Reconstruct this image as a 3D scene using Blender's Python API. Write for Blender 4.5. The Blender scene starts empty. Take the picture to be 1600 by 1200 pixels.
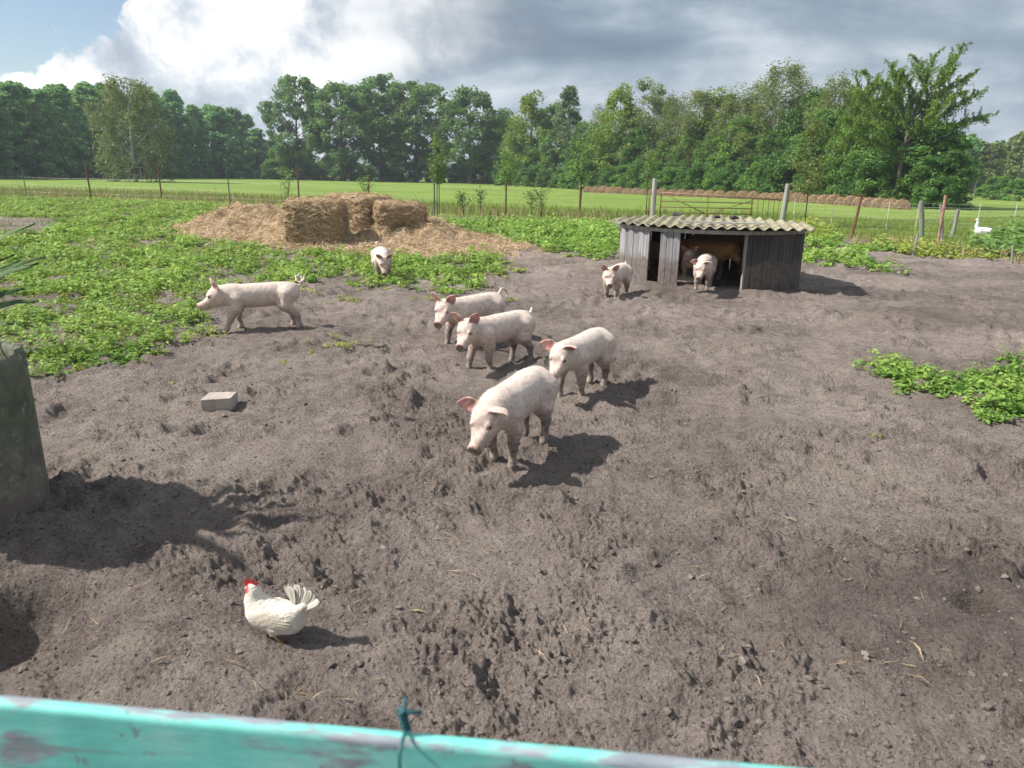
import bpy, math
import numpy as np
from mathutils import Matrix, Vector
R = math.radians
scene = bpy.context.scene
COL = scene.collection

# ------------------------------------------------------------------ camera
FPX, CAM_H = 1170.0, 1.75                # focal length in photo pixels (1600 wide), eye height
ROLL, PITCH = R(1.09), math.atan((600 - 274) / FPX)
_cp, _sp, _cr, _sr = math.cos(PITCH), math.sin(PITCH), math.cos(ROLL), math.sin(ROLL)
FW = np.array([0, _cp, -_sp]); _u0 = np.array([0, _sp, _cp]); _r0 = np.array([1.0, 0, 0])
RT = _r0 * _cr + _u0 * _sr; UP = _u0 * _cr - _r0 * _sr
CAMP = np.array([0, 0, CAM_H])
cam_data = bpy.data.cameras.new('camera')
cam_data.sensor_fit = 'HORIZONTAL'; cam_data.sensor_width = 36.0
cam_data.lens = FPX / 1600 * 36.0
cam_data.clip_start = 0.05; cam_data.clip_end = 9000
cam_data.dof.use_dof = True; cam_data.dof.focus_distance = 8.0; cam_data.dof.aperture_fstop = 5.0
cam = bpy.data.objects.new('camera', cam_data); COL.objects.link(cam)
cam.matrix_world = Matrix(((RT[0], UP[0], -FW[0], CAMP[0]), (RT[1], UP[1], -FW[1], CAMP[1]),
                           (RT[2], UP[2], -FW[2], CAMP[2]), (0, 0, 0, 1)))
scene.camera = cam

# ------------------------------------------------------------------ node helpers
class NT:
    def __init__(s, tree): s.t = tree; s.n = tree.nodes; s.l = tree.links
    def node(s, typ, **kw):
        nd = s.n.new(typ)
        for k, v in kw.items(): setattr(nd, k, v)
        return nd
    def put(s, sock, v):
        if isinstance(v, bpy.types.NodeSocket): s.l.new(v, sock)
        elif v is not None:
            if hasattr(sock, 'default_value'):
                if isinstance(v, (tuple, list)) and len(v) == 3 and len(sock.default_value) == 4: v = (*v, 1)
                sock.default_value = v
    def m(s, op, a, b=None, c=None, clamp=False):
        nd = s.node('ShaderNodeMath', operation=op); nd.use_clamp = clamp
        for i, v in enumerate((a, b, c)): s.put(nd.inputs[i], v)
        return nd.outputs[0]
    def vm(s, op, a, b=None):
        nd = s.node('ShaderNodeVectorMath', operation=op)
        s.put(nd.inputs[0], a); s.put(nd.inputs[1], b)
        return nd.outputs[0]
    def noise(s, vec, scale, detail=4, rough=0.5, dist=0.0):
        nd = s.node('ShaderNodeTexNoise')
        s.put(nd.inputs['Vector'], vec); nd.inputs['Scale'].default_value = scale
        nd.inputs['Detail'].default_value = detail; nd.inputs['Roughness'].default_value = rough
        nd.inputs['Distortion'].default_value = dist
        return nd.outputs['Fac']
    def step(s, x, a, b):
        nd = s.node('ShaderNodeMapRange', interpolation_type='SMOOTHSTEP')
        s.put(nd.inputs[0], x); nd.inputs[1].default_value = a; nd.inputs[2].default_value = b
        return nd.outputs[0]
    def mix(s, f, a, b, blend='MIX'):
        nd = s.node('ShaderNodeMix', data_type='RGBA', blend_type=blend)
        s.put(nd.inputs[0], f); s.put(nd.inputs[6], a); s.put(nd.inputs[7], b)
        return nd.outputs[2]
    def ramp(s, f, stops):
        nd = s.node('ShaderNodeValToRGB'); e = nd.color_ramp.elements
        while len(e) < len(stops): e.new(0.5)
        for el, (p, c) in zip(e, stops): el.position = p; el.color = (*c, 1)
        s.put(nd.inputs[0], f)
        return nd.outputs[0]

# ------------------------------------------------------------------ world: Nishita sky with broken cloud
SUN_EL, SUN_AZ = R(45), R(-94)            # azimuth from +Y towards +X: the sun stands to the left
world = bpy.data.worlds.new('World'); scene.world = world; world.use_nodes = True
w = NT(world.node_tree); w.n.clear()
sky = w.node('ShaderNodeTexSky', sky_type='NISHITA'); sky.sun_disc = False
sky.sun_elevation = SUN_EL; sky.sun_rotation = SUN_AZ; sky.air_density = 1.0; sky.dust_density = 0.6; sky.ozone_density = 1.6
tc = w.node('ShaderNodeTexCoord').outputs['Generated']
sx = w.node('ShaderNodeSeparateXYZ'); w.put(sx.inputs[0], tc)
dx, dy, dz = sx.outputs
hl = w.m('SQRT', w.m('ADD', w.m('MULTIPLY', dx, dx), w.m('ADD', w.m('MULTIPLY', dy, dy), 0.0001)))
U = w.m('DIVIDE', dx, hl)                 # -1 left .. +1 right
cv = w.node('ShaderNodeCombineXYZ'); w.put(cv.inputs[0], dx); w.put(cv.inputs[1], dy); w.put(cv.inputs[2], w.m('MULTIPLY', dz, 1.7))
D = cv.outputs[0]
puff = w.noise(tc, 6.0, 10, 0.58, 0.15)     # billowing edge
big = w.noise(w.vm('ADD', D, (3.1, 1.7, 0.4)), 2.0, 5, 0.5)
soft = w.noise(w.vm('MULTIPLY', w.vm('ADD', D, (7.3, 2.2, 5.0)), (1.0, 1.0, 2.2)), 3.0, 6, 0.52, 0.4)
fine = w.noise(w.vm('ADD', tc, (1.3, 9.2, 2.0)), 11.0, 8, 0.6, 0.2)
bias = w.m('SUBTRACT', w.m('MULTIPLY', w.m('ADD', U, 0.44), 2.2), w.m('MULTIPLY', w.m('SUBTRACT', dz, 0.165), 2.6))
bias = w.m('MINIMUM', w.m('MAXIMUM', bias, -0.04), 0.5)  # lower bound keeps extra white cloud outside the view, added for fill light
dens = w.m('ADD', w.m('ADD', w.m('MULTIPLY', w.m('SUBTRACT', puff, 0.5), 0.9), w.m('MULTIPLY', w.m('SUBTRACT', big, 0.5), 0.5)), bias)
cover = w.step(dens, -0.018, 0.008)
# white sunlit cumulus to the left, a grey sheet to the right
side = w.step(w.m('ADD', U, w.m('ADD', w.m('MULTIPLY', w.m('SUBTRACT', soft, 0.5), 0.5), w.m('MULTIPLY', w.m('SUBTRACT', dz, 0.12), -0.3))), -0.34, 0.0)
whit = w.ramp(w.m('ADD', w.m('ADD', w.m('MULTIPLY', fine, 0.65), w.m('MULTIPLY', puff, 0.35)), w.m('MULTIPLY', w.m('SUBTRACT', dz, 0.10), 0.45)), [(0.38, (0.33, 0.38, 0.45)), (0.45, (0.47, 0.52, 0.58)), (0.51, (0.72, 0.735, 0.75)), (0.58, (0.95, 0.95, 0.94))])
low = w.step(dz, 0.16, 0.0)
gray = w.ramp(w.m('ADD', w.m('ADD', w.m('MULTIPLY', soft, 0.8), w.m('MULTIPLY', fine, 0.2)), w.m('ADD', w.m('MULTIPLY', low, 0.15), w.m('MULTIPLY', w.step(dz, 0.25, 0.75), 0.16))),  # grey cloud lightened towards the unseen zenith, added to fill the shadows
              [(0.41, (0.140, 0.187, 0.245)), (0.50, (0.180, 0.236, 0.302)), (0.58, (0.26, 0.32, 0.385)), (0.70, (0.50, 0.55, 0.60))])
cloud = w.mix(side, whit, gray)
skyc = w.node('ShaderNodeVectorMath', operation='SCALE'); w.put(skyc.inputs[0], sky.outputs[0]); skyc.inputs['Scale'].default_value = 0.085
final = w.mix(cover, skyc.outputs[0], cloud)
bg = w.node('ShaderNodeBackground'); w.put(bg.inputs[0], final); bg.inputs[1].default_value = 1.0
wo = w.node('ShaderNodeOutputWorld'); w.l.new(bg.outputs[0], wo.inputs[0])

# ------------------------------------------------------------------ sun
sun_d = bpy.data.lights.new('sun', 'SUN'); sun_d.energy = 5.0; sun_d.angle = R(1.0); sun_d.color = (1.0, 0.955, 0.89)
sun = bpy.data.objects.new('sun', sun_d); COL.objects.link(sun)
_s = Vector((math.sin(SUN_AZ) * math.cos(SUN_EL), math.cos(SUN_AZ) * math.cos(SUN_EL), math.sin(SUN_EL)))
sun.rotation_euler = _s.to_track_quat('Z', 'Y').to_euler(); sun.location = (-30, 0, 40)

vs = scene.view_settings
vs.view_transform = 'Standard'; vs.look = 'None'; vs.exposure = 0.5; vs.gamma = 1.0; vs.use_curve_mapping = False
scene.render.engine = 'CYCLES'
cy = scene.cycles
cy.use_denoising = True; cy.denoising_prefilter = 'ACCURATE'; cy.max_bounces = 5; cy.diffuse_bounces = 2; cy.use_adaptive_sampling = True; cy.adaptive_threshold = 0.02; cy.volume_bounces = 0; cy.glossy_bounces = 2
cy.transmission_bounces = 4; cy.transparent_max_bounces = 4; cy.sample_clamp_indirect = 6.0

# ------------------------------------------------------------------ geometry helpers
def ray(x, y): return FW + RT * ((x - 800) / FPX) + UP * ((600 - y) / FPX)
def G(x, y, z=0.0):                       # photo pixel -> point on the ground (or at height z)
    d = ray(x, y); return CAMP + d * ((z - CAM_H) / d[2])
def AT(x, y, Y):                          # photo pixel -> point at depth Y
    d = ray(x, y); return CAMP + d * (Y / d[1])
def foot(x, Y):                           # ground point at depth Y seen in column x
    y = 300.0
    for _ in range(12):
        p = AT(x, y, Y); y += p[2] / Y * FPX
    return np.array([AT(x, y, Y)[0], Y, 0.0])
def norm(v): v = np.asarray(v, float); return v / (np.linalg.norm(v) + 1e-12)

def mk(name, V, F, mat=None, parent=None, smooth=False, col=None, fcol=None, link=True):
    """V (n,3); F one index array or a list of them (tris / quads); col per-vertex rgb; fcol per-face rgb"""
    V = np.ascontiguousarray(V, np.float32)
    Fs = F if isinstance(F, list) and len(F) and isinstance(F[0], np.ndarray) and F[0].ndim == 2 else [np.asarray(F)]
    Fs = [np.asarray(f, np.int32) for f in Fs if len(f)]
    me = bpy.data.meshes.new(name)
    me.vertices.add(len(V)); me.vertices.foreach_set('co', V.ravel())
    li = np.concatenate([f.ravel() for f in Fs]); tot = np.concatenate([np.full(len(f), f.shape[1], np.int32) for f in Fs])
    st = np.concatenate([[0], np.cumsum(tot)[:-1]]).astype(np.int32)
    me.loops.add(len(li)); me.loops.foreach_set('vertex_index', li.astype(np.int32))
    me.polygons.add(len(tot)); me.polygons.foreach_set('loop_start', st)
    me.polygons.foreach_set('use_smooth', np.full(len(tot), smooth, bool))
    me.update(calc_edges=True)
    if col is not None:
        a = me.color_attributes.new('Col', 'FLOAT_COLOR', 'POINT')
        c = np.ones((len(V), 4), np.float32); c[:, :3] = col; a.data.foreach_set('color', c.ravel())
    if fcol is not None:
        a = me.color_attributes.new('Col', 'FLOAT_COLOR', 'CORNER')
        c = np.ones((len(li), 4), np.float32); c[:, :3] = np.repeat(fcol, tot, axis=0); a.data.foreach_set('color', c.ravel())
    if mat: me.materials.append(mat)
    if not link: return me
    o = bpy.data.objects.new(name, me); COL.objects.link(o)
    if parent: o.parent = parent
    return o
def put(name, me, parent=None, M=None):
    o = bpy.data.objects.new(name, me); COL.objects.link(o)
    if parent: o.parent = parent
    if M is not None: o.matrix_local = M
    return o
def thing(name, label, cat, loc=(0, 0, 0), rz=0.0, group=None, s=1.0):
    o = bpy.data.objects.new(name, None); COL.objects.link(o); o.empty_display_size = 0.1
    o.location = loc; o.rotation_euler = (0, 0, rz); o.scale = (s, s, s)
    return tag(o, label, cat, group)
def tag(o, label=None, cat=None, group=None, kind=None):
    if label: o['label'] = label
    if cat: o['category'] = cat
    if group: o['group'] = group
    if kind: o['kind'] = kind
    return o

def rotz(a): c, s = math.cos(a), math.sin(a); return np.array([[c, -s, 0], [s, c, 0], [0, 0, 1]])
def roty(a): c, s = math.cos(a), math.sin(a); return np.array([[c, 0, s], [0, 1, 0], [-s, 0, c]])
def rotx(a): c, s = math.cos(a), math.sin(a); return np.array([[1, 0, 0], [0, c, -s], [0, s, c]])

class MB:                                 # small mesh builder
    def __init__(s): s.v = []; s.f = []; s.n = 0
    def add(s, V, F):
        V = np.asarray(V, float); s.v.append(V)
        for f in F: s.f.append([i + s.n for i in f])
        s.n += len(V); return s
    def box(s, c, size, rot=None, jit=0, rng=None):
        q = np.array([[x, y, z] for x in (-.5, .5) for y in (-.5, .5) for z in (-.5, .5)]) * size
        if jit: q = q + rng.normal(0, jit, q.shape)
        if rot is not None: q = q @ np.array(rot).T
        return s.add(q + c, [(0, 1, 3, 2), (4, 6, 7, 5), (0, 4, 5, 1), (2, 3, 7, 6), (0, 2, 6, 4), (1, 5, 7, 3)])
    def tube(s, pts, rad, n=8, cap=True):
        pts = np.asarray(pts, float); m = len(pts)
        rad = np.broadcast_to(np.asarray(rad, float), (m,))
        T = np.gradient(pts, axis=0); T /= np.linalg.norm(T, axis=1)[:, None] + 1e-12
        ref = np.array([0, 0, 1.0]) if abs(T[0][2]) < .9 else np.array([1.0, 0, 0])
        a = np.arange(n) * 2 * math.pi / n; V = []; u = norm(np.cross(T[0], ref))
        for i in range(m):
            u = norm(u - T[i] * (u @ T[i])); v = np.cross(T[i], u)
            V.append(pts[i] + rad[i] * (np.cos(a)[:, None] * u + np.sin(a)[:, None] * v))
        F = [(i * n + j, i * n + (j + 1) % n, (i + 1) * n + (j + 1) % n, (i + 1) * n + j) for i in range(m - 1) for j in range(n)]
        if cap: F += [tuple(range(n))[::-1], tuple(range((m - 1) * n, m * n))]
        return s.add(np.concatenate(V), F)
    def mesh(s, name, mat=None, smooth=False):
        me = bpy.data.meshes.new(name); me.from_pydata(np.concatenate(s.v).tolist(), [], s.f)
        if mat: me.materials.append(mat)
        if smooth: me.polygons.foreach_set('use_smooth', np.ones(len(me.polygons), bool))
        me.update(); return me
    def build(s, name, mat=None, parent=None, smooth=False): return put(name, s.mesh(name, mat, smooth), parent)

def bevel(o, wdt=0.004, seg=2):
    b = o.modifiers.new('bevel', 'BEVEL'); b.width = wdt; b.segments = seg; b.limit_method = 'ANGLE'; return o

# ---- noise on periodic tiles, built from a filtered spectrum
_rng = np.random.default_rng(11)
def fft_noise(n, cell, lo, hi, seed, power=0.0):
    """n x n periodic noise with wavelengths between lo and hi metres (cell = metres per sample), unit variance"""
    r = np.random.default_rng(seed); f = np.fft.rfft2(r.normal(size=(n, n)))
    ky = np.fft.fftfreq(n, cell)[:, None]; kx = np.fft.rfftfreq(n, cell)[None]
    k = np.sqrt(kx * kx + ky * ky) + 1e-9
    band = np.exp(-(np.maximum(0, np.log(k * lo)) / .35) ** 2) * np.exp(-(np.maximum(0, -np.log(k * hi)) / .35) ** 2)
    f = f * band * k ** (-power); f[0, 0] = 0
    a = np.fft.irfft2(f, (n, n)); return (a / a.std()).astype(np.float32)
def samp(t, cell, x, y):
    n = t.shape[0]; u = np.asarray(x) / cell; v = np.asarray(y) / cell
    i = np.floor(u).astype(int); j = np.floor(v).astype(int); a = u - i; b = v - j
    i0, i1, j0, j1 = i % n, (i + 1) % n, j % n, (j + 1) % n
    return (t[j0, i0] * (1 - a) + t[j0, i1] * a) * (1 - b) + (t[j1, i0] * (1 - a) + t[j1, i1] * a) * b
def in_poly(x, y, poly):
    poly = np.asarray(poly)[:, :2]; ins = np.zeros(np.shape(x), bool); n = len(poly)
    for i in range(n):
        x0, y0 = poly[i]; x1, y1 = poly[(i + 1) % n]
        c = (y0 > y) != (y1 > y)
        with np.errstate(divide='ignore', invalid='ignore'):
            ins ^= c & (x < (x1 - x0) * (y - y0) / (y1 - y0 + 1e-12) + x0)
    return ins
def gpoly(pts): return np.array([G(*p)[:2] for p in pts])

# ------------------------------------------------------------------ materials
def material(name):
    m = bpy.data.materials.new(name); m.use_nodes = True; t = NT(m.node_tree); t.n.clear()
    o = t.node('ShaderNodeOutputMaterial'); p = t.node('ShaderNodeBsdfPrincipled'); t.l.new(p.outputs[0], o.inputs[0])
    return m, t, p, o
def bump(t, p, h, strength, dist):
    b = t.node('ShaderNodeBump'); b.inputs['Strength'].default_value = strength; b.inputs['Distance'].default_value = dist
    t.put(b.inputs['Height'], h); t.l.new(b.outputs[0], p.inputs['Normal'])
def pos(t): return t.node('ShaderNodeNewGeometry').outputs['Position']
def obj(t): return t.node('ShaderNodeTexCoord').outputs['Object']
def rnd(t): return t.node('ShaderNodeObjectInfo').outputs['Random']
def simple(name, c0, c1, scale=6, rough=0.8, bs=0.3, bd=0.01, stretch=(1, 1, 1), spec=0.3, metal=0.0, per_obj=0.0, detail=6):
    m, t, p, o = material(name)
    v = t.vm('MULTIPLY', obj(t), stretch)
    if per_obj: v = t.vm('ADD', v, t.node('ShaderNodeObjectInfo').outputs['Location'])
    n = t.noise(v, scale, detail, 0.6)
    c = t.ramp(n, [(0.32, c0), (0.68, c1)])
    if per_obj:
        hs = t.node('ShaderNodeHueSaturation'); t.put(hs.inputs['Color'], c)
        t.put(hs.inputs['Value'], t.m('ADD', 1 - per_obj / 2, t.m('MULTIPLY', rnd(t), per_obj))); c = hs.outputs[0]
    t.put(p.inputs['Base Color'], c); p.inputs['Roughness'].default_value = rough
    p.inputs['Specular IOR Level'].default_value = spec; p.inputs['Metallic'].default_value = metal
    bump(t, p, t.noise(v, scale * 4, 6, 0.65), bs, bd)
    return m
def leaf_material(name, dark, light, transl=0.35, rough=0.55, vary=0.25):
    m, t, p, o = material(name)
    a = t.node('ShaderNodeAttribute'); a.attribute_name = 'Col'
    sp = t.node('ShaderNodeSeparateColor'); t.l.new(a.outputs['Color'], sp.inputs[0])
    c = t.mix(sp.outputs[0], dark, light)
    hs = t.node('ShaderNodeHueSaturation'); t.put(hs.inputs['Color'], c)
    t.put(hs.inputs['Value'], t.m('ADD', 1 - vary / 2, t.m('MULTIPLY', rnd(t), vary)))
    t.put(hs.inputs['Hue'], t.m('ADD', 0.492, t.m('MULTIPLY', rnd(t), 0.016)))
    c = hs.outputs[0]
    t.put(p.inputs['Base Color'], c); p.inputs['Roughness'].default_value = rough; p.inputs['Specular IOR Level'].default_value = 0.25
    tr = t.node('ShaderNodeBsdfTranslucent'); t.put(tr.inputs[0], t.mix(0.35, c, (0.25, 0.34, 0.03)))
    mx = t.node('ShaderNodeMixShader'); mx.inputs[0].default_value = transl
    t.l.new(p.outputs[0], mx.inputs[1]); t.l.new(tr.outputs[0], mx.inputs[2]); t.l.new(mx.outputs[0], o.inputs[0])
    return m
def col_material(name, rough=0.8, scale=40, amount=0.25, bs=0.25, bd=0.004, spec=0.3, sheen=0.0, bscale=None):
    m, t, p, o = material(name)
    a = t.node('ShaderNodeAttribute'); a.attribute_name = 'Col'
    n = t.noise(obj(t), scale, 5, 0.6)
    f = t.m('ADD', 1 - amount, t.m('MULTIPLY', n, 2 * amount))
    g = t.node('ShaderNodeCombineColor')
    for i in range(3): t.put(g.inputs[i], f)
    t.put(p.inputs['Base Color'], t.mix(1.0, a.outputs['Color'], g.outputs[0], 'MULTIPLY'))
    p.inputs['Roughness'].default_value = rough; p.inputs['Specular IOR Level'].default_value = spec
    if sheen: p.inputs['Sheen Weight'].default_value = sheen; p.inputs['Sheen Roughness'].default_value = 0.4
    bump(t, p, t.noise(obj(t), bscale or scale * 3, 5, 0.65), bs, bd)
    return m
# ================================================================== GROUND
PEN = np.array([G(*p)[:2] for p in [(45, 309), (143, 312), (253, 316), (360, 320), (468, 325), (577, 331), (680, 338), (790, 341), (905, 345), (1018, 349),
                                     (1220, 356), (1332, 373), (1465, 388), (1580, 407)]])
PEN = np.concatenate([[[-70, 44]], PEN, [[30, 12], [30, -20], [-70, -20]]])
T_BROAD = fft_noise(512, 0.06, 1.1, 4.0, 1)          # 30 m tiles
T_LUMP = fft_noise(1024, 0.02, 0.22, 0.7, 2)
T_CLOD = fft_noise(2048, 0.008, 0.045, 0.13, 3)
T_CRUMB = fft_noise(2048, 0.006, 0.018, 0.045, 4)
T_MASK = fft_noise(512, 0.05, 0.5, 2.5, 5)
# hoof prints and scrapes stamped on a periodic tile
def make_pits(n=1024, cell=0.012, count=1100, seed=6):
    r = np.random.default_rng(seed); t = np.zeros((n, n), np.float32)
    for _ in range(count):
        cx, cy = r.integers(0, n, 2); a = r.uniform(0, math.pi); rr = r.uniform(0.022, 0.055) / cell; el = r.uniform(1.0, 1.8); dp = r.uniform(0.35, 1.0) * r.uniform(.5, 1)
        k = int(rr * el * 2.2) + 2; g = np.arange(-k, k + 1); X, Y = np.meshgrid(g, g)
        u = (X * math.cos(a) + Y * math.sin(a)) / (rr * el); v = (-X * math.sin(a) + Y * math.cos(a)) / rr
        q = np.sqrt(u * u + v * v)
        s = -dp * np.clip(1.15 - q, 0, 1) ** 0.8 + 0.35 * dp * np.exp(-((q - 1.25) / 0.28) ** 2)
        I = (cy + Y) % n; J = (cx + X) % n
        t[I, J] = np.where(np.abs(s) > np.abs(t[I, J]), s, t[I, J])
    return t
T_PIT = make_pits()
DIPS = [(G(20, 948), 0.30, -0.30), (G(150, 985), 0.10, -0.08), (G(420, 880), 0.10, -0.05), (G(1525, 945), 0.09, -0.09), (G(60, 1010), .2, -.08), (G(175, 862), 0.50, -0.145),
        (G(90, 800), 0.55, 0.07), (G(1100, 450), 0.8, 0.05), (G(1000, 446), 0.7, 0.05), (G(1195, 462), .6, .05), (G(690, 975), .09, -.04), (G(470, 1075), .08, -.05), (G(1040, 1150), .1, -.05)]
def soil_h(x, y, detail=True):
    x = np.asarray(x, float); y = np.asarray(y, float)
    rough = np.clip(0.75 + 0.35 * samp(T_MASK, 0.05, x * .5, y * .5), 0.35, 1.3) * np.where(y > 12, .8, 1.0)
    h = 0.022 * samp(T_BROAD, 0.06, x, y) + 0.017 * samp(T_LUMP, 0.02, x, y) * rough
    for c, r, d in DIPS: q = ((x - c[0]) ** 2 + (y - c[1]) ** 2) / (r * r); h = h + d * np.exp(-(q * q if abs(d) > .15 else q))
    if detail:
        c1 = samp(T_CLOD, 0.008, x, y); c1 = np.where(c1 > 0, c1 * 1.15, -np.abs(c1) ** .8 * .6)
        trod = np.clip(.55 + .5 * samp(T_MASK, 0.05, x * .8 + 5, y * .8) + .3 * samp(T_MASK, .05, x * 2.1, y * 2.1 + 3), .08, 1.15)
        h = h + 0.0072 * c1 * rough + 0.0045 * samp(T_CRUMB, 0.006, x, y) * rough + 0.019 * samp(T_PIT, 0.012, x, y) * trod
    return h
def gz(p): return float(soil_h(p[0], p[1], False))

def smoothstep(a, b, x): t = np.clip((x - a) / (b - a), 0, 1); return t * t * (3 - 2 * t)
def ground():
    fine_b = np.radians(np.linspace(-44, 44, 700)); rest = np.radians(np.linspace(44, 316, 60)[1:-1])
    B = np.concatenate([fine_b, rest]); nb = len(B)
    rr = np.concatenate([np.geomspace(0.95, 26, 820), np.geomspace(26, 60, 60)[1:], np.geomspace(60, 6000, 40)[1:]]); nr = len(rr)
    RR, BB = np.meshgrid(rr, B, indexing='ij'); X = RR * np.sin(BB); Y = RR * np.cos(BB)
    pen = in_poly(X, Y, PEN)
    fade = smoothstep(45, 30, RR)
    Z = np.where(pen, soil_h(X, Y) * fade, 0.03 * samp(T_BROAD, 0.06, X * .4, Y * .4) * fade)
    V = np.stack([X, Y, Z], -1).reshape(-1, 3)
    i, j = np.meshgrid(np.arange(nr - 1), np.arange(nb), indexing='ij'); j2 = (j + 1) % nb
    Q = np.stack([i * nb + j, i * nb + j2, (i + 1) * nb + j2, (i + 1) * nb + j], -1).reshape(-1, 4)[:, ::-1]
    soil = pen.reshape(-1)[Q].all(1)
    c0 = len(V); V = np.concatenate([V, [[0, 0, 0]]])
    fan = np.stack([np.arange(nb), (np.arange(nb) + 1) % nb, np.full(nb, c0)], -1)[:, ::-1]
    def sub(name, Fs, mat):
        used = np.unique(np.concatenate([f.ravel() for f in Fs])); mp = np.zeros(len(V), np.int64); mp[used] = np.arange(len(used))
        return tag(mk(name, V[used], [mp[f] for f in Fs], mat, smooth=True), kind='structure')
    # soil
    m, t, p, o = material('pig_trodden_soil'); P = pos(t)
    a = t.noise(P, 0.55, 5, 0.6); b = t.noise(P, 9, 6, 0.65); c = t.noise(P, 60, 5, 0.7)
    mixv = t.m('ADD', t.m('MULTIPLY', a, 0.45), t.m('ADD', t.m('MULTIPLY', b, 0.3), t.m('MULTIPLY', c, 0.25)))
    colr = t.ramp(mixv, [(0.37, (0.125, 0.098, 0.083)), (0.46, (0.242, 0.198, 0.172)), (0.54, (0.352, 0.293, 0.257)), (0.66, (0.49, 0.415, 0.36))])
    dry = t.step(t.noise(t.vm('ADD', P, (1.7, 8.0, 0)), 1.5, 5, 0.62), 0.50, 0.68); colr = t.mix(t.m('MULTIPLY', dry, 0.42), colr, (0.40, 0.335, 0.275))   # dried crust
    # bits of straw and pale grit
    grit = t.m('GREATER_THAN', t.noise(P, 130, 2, 0.5), 0.71)
    colr = t.mix(t.m('MULTIPLY', grit, 0.5), colr, (0.36, 0.31, 0.25))
    crumb_shade = t.step(t.noise(P, 62, 4, 0.65), 0.57, 0.64); colr = t.mix(t.m('MULTIPLY', crumb_shade, 0.82), colr, (0.045, 0.036, 0.032))      # dark specks painted for the tiny shadows of crumbs
    damp = t.step(t.noise(t.vm('ADD', P, (4.0, 2.0, 0)), 0.33, 4, 0.55), 0.50, 0.66); colr = t.mix(t.m('MULTIPLY', damp, 0.36), colr, (0.10, 0.080, 0.072))   # damp trodden patches
    t.put(p.inputs['Base Color'], colr); p.inputs['Roughness'].default_value = 0.95; p.inputs['Specular IOR Level'].default_value = 0.15
    vo = t.node('ShaderNodeTexVoronoi'); t.put(vo.inputs['Vector'], t.vm('ADD', P, t.vm('MULTIPLY', t.node('ShaderNodeTexNoise').outputs['Color'], (.01, .01, .01)))); vo.inputs['Scale'].default_value = 48
    vo2 = t.node('ShaderNodeTexVoronoi'); t.put(vo2.inputs['Vector'], P); vo2.inputs['Scale'].default_value = 120
    crumb = t.m('ADD', t.m('MULTIPLY', t.m('SUBTRACT', 1.0, vo.outputs['Distance']), 0.7), t.m('MULTIPLY', t.m('SUBTRACT', 1.0, vo2.outputs['Distance']), 0.3))
    hh = t.m('ADD', t.m('ADD', t.m('MULTIPLY', t.noise(P, 38, 6, 0.7), 1.0), t.m('MULTIPLY', t.noise(P, 110, 4, 0.75), 0.85)), t.m('MULTIPLY', crumb, 0.55))
    bump(t, p, hh, 1.0, 0.038)
    sub('pen_soil', [Q[soil], fan], m)
    # meadow
    m, t, p, o = material('mown_meadow'); P = pos(t)
    Ps = t.vm('MULTIPLY', P, (1.0, 0.35, 1.0))
    n = t.m('ADD', t.m('MULTIPLY', t.noise(P, 0.06, 5, 0.6), 0.4), t.m('ADD', t.m('MULTIPLY', t.noise(Ps, 0.5, 5, 0.6), 0.3), t.m('MULTIPLY', t.noise(P, 6, 5, 0.7), 0.3)))
    colr = t.ramp(n, [(0.36, (0.125, 0.195, 0.034)), (0.5, (0.185, 0.270, 0.055)), (0.64, (0.29, 0.34, 0.095))])
    t.put(p.inputs['Base Color'], colr); p.inputs['Roughness'].default_value = 0.9; p.inputs['Specular IOR Level'].default_value = 0.1
    bump(t, p, t.noise(P, 14, 5, 0.7), 0.8, 0.10)
    sub('meadow', [Q[~soil]], m)
ground()

# loose clods on the soil: far too many to count, one mass
def clods():
    r = np.random.default_rng(21); n = 7500
    b = np.radians(r.uniform(-40, 40, n)); d = np.exp(r.uniform(math.log(1.3), math.log(17), n)); x = d * np.sin(b); y = d * np.cos(b)
    k = (samp(T_MASK, .05, x, y) > -.6 + r.uniform(-.8, .8, n)); x, y = x[k], y[k]; n = len(x)
    ico = np.array([[0, 0, 1], [.89, 0, .45], [.28, .85, .45], [-.72, .53, .45], [-.72, -.53, .45], [.28, -.85, .45], [.72, .53, -.45], [-.28, .85, -.45], [-.89, 0, -.45], [-.28, -.85, -.45], [.72, -.53, -.45], [0, 0, -1]])
    F = np.array([[0, 1, 2], [0, 2, 3], [0, 3, 4], [0, 4, 5], [0, 5, 1], [1, 6, 2], [2, 7, 3], [3, 8, 4], [4, 9, 5], [5, 10, 1], [6, 7, 2], [7, 8, 3], [8, 9, 4], [9, 10, 5], [10, 6, 1], [11, 7, 6], [11, 8, 7], [11, 9, 8], [11, 10, 9], [11, 6, 10]])
    s = np.minimum(0.0038 * np.exp(r.exponential(.42, n)), .016)
    dist = np.sqrt(x * x + y * y); s = np.maximum(s, .0007 * dist)
    sc = s[:, None, None] * np.stack([r.uniform(.7, 1.4, n), r.uniform(.7, 1.4, n), r.uniform(.45, .85, n)], -1)[:, None]
    V = ico[None] * (1 + r.normal(0, .2, (n, 12, 1))) * sc
    V = V + np.stack([x, y, soil_h(x, y) + s * .25], -1)[:, None]
    Fa = (F[None] + (np.arange(n) * 12)[:, None, None]).reshape(-1, 3)
    mat = simple('soil_clod', (0.11, 0.090, 0.080), (0.22, 0.185, 0.166), scale=3, rough=.95, bs=.6, bd=.01, spec=.15)
    tag(mk('soil_clods', V.reshape(-1, 3), Fa, mat, smooth=False), 'loose crumbs and clods of dark earth strewn over the pen', 'soil', kind='stuff')
clods()
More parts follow.
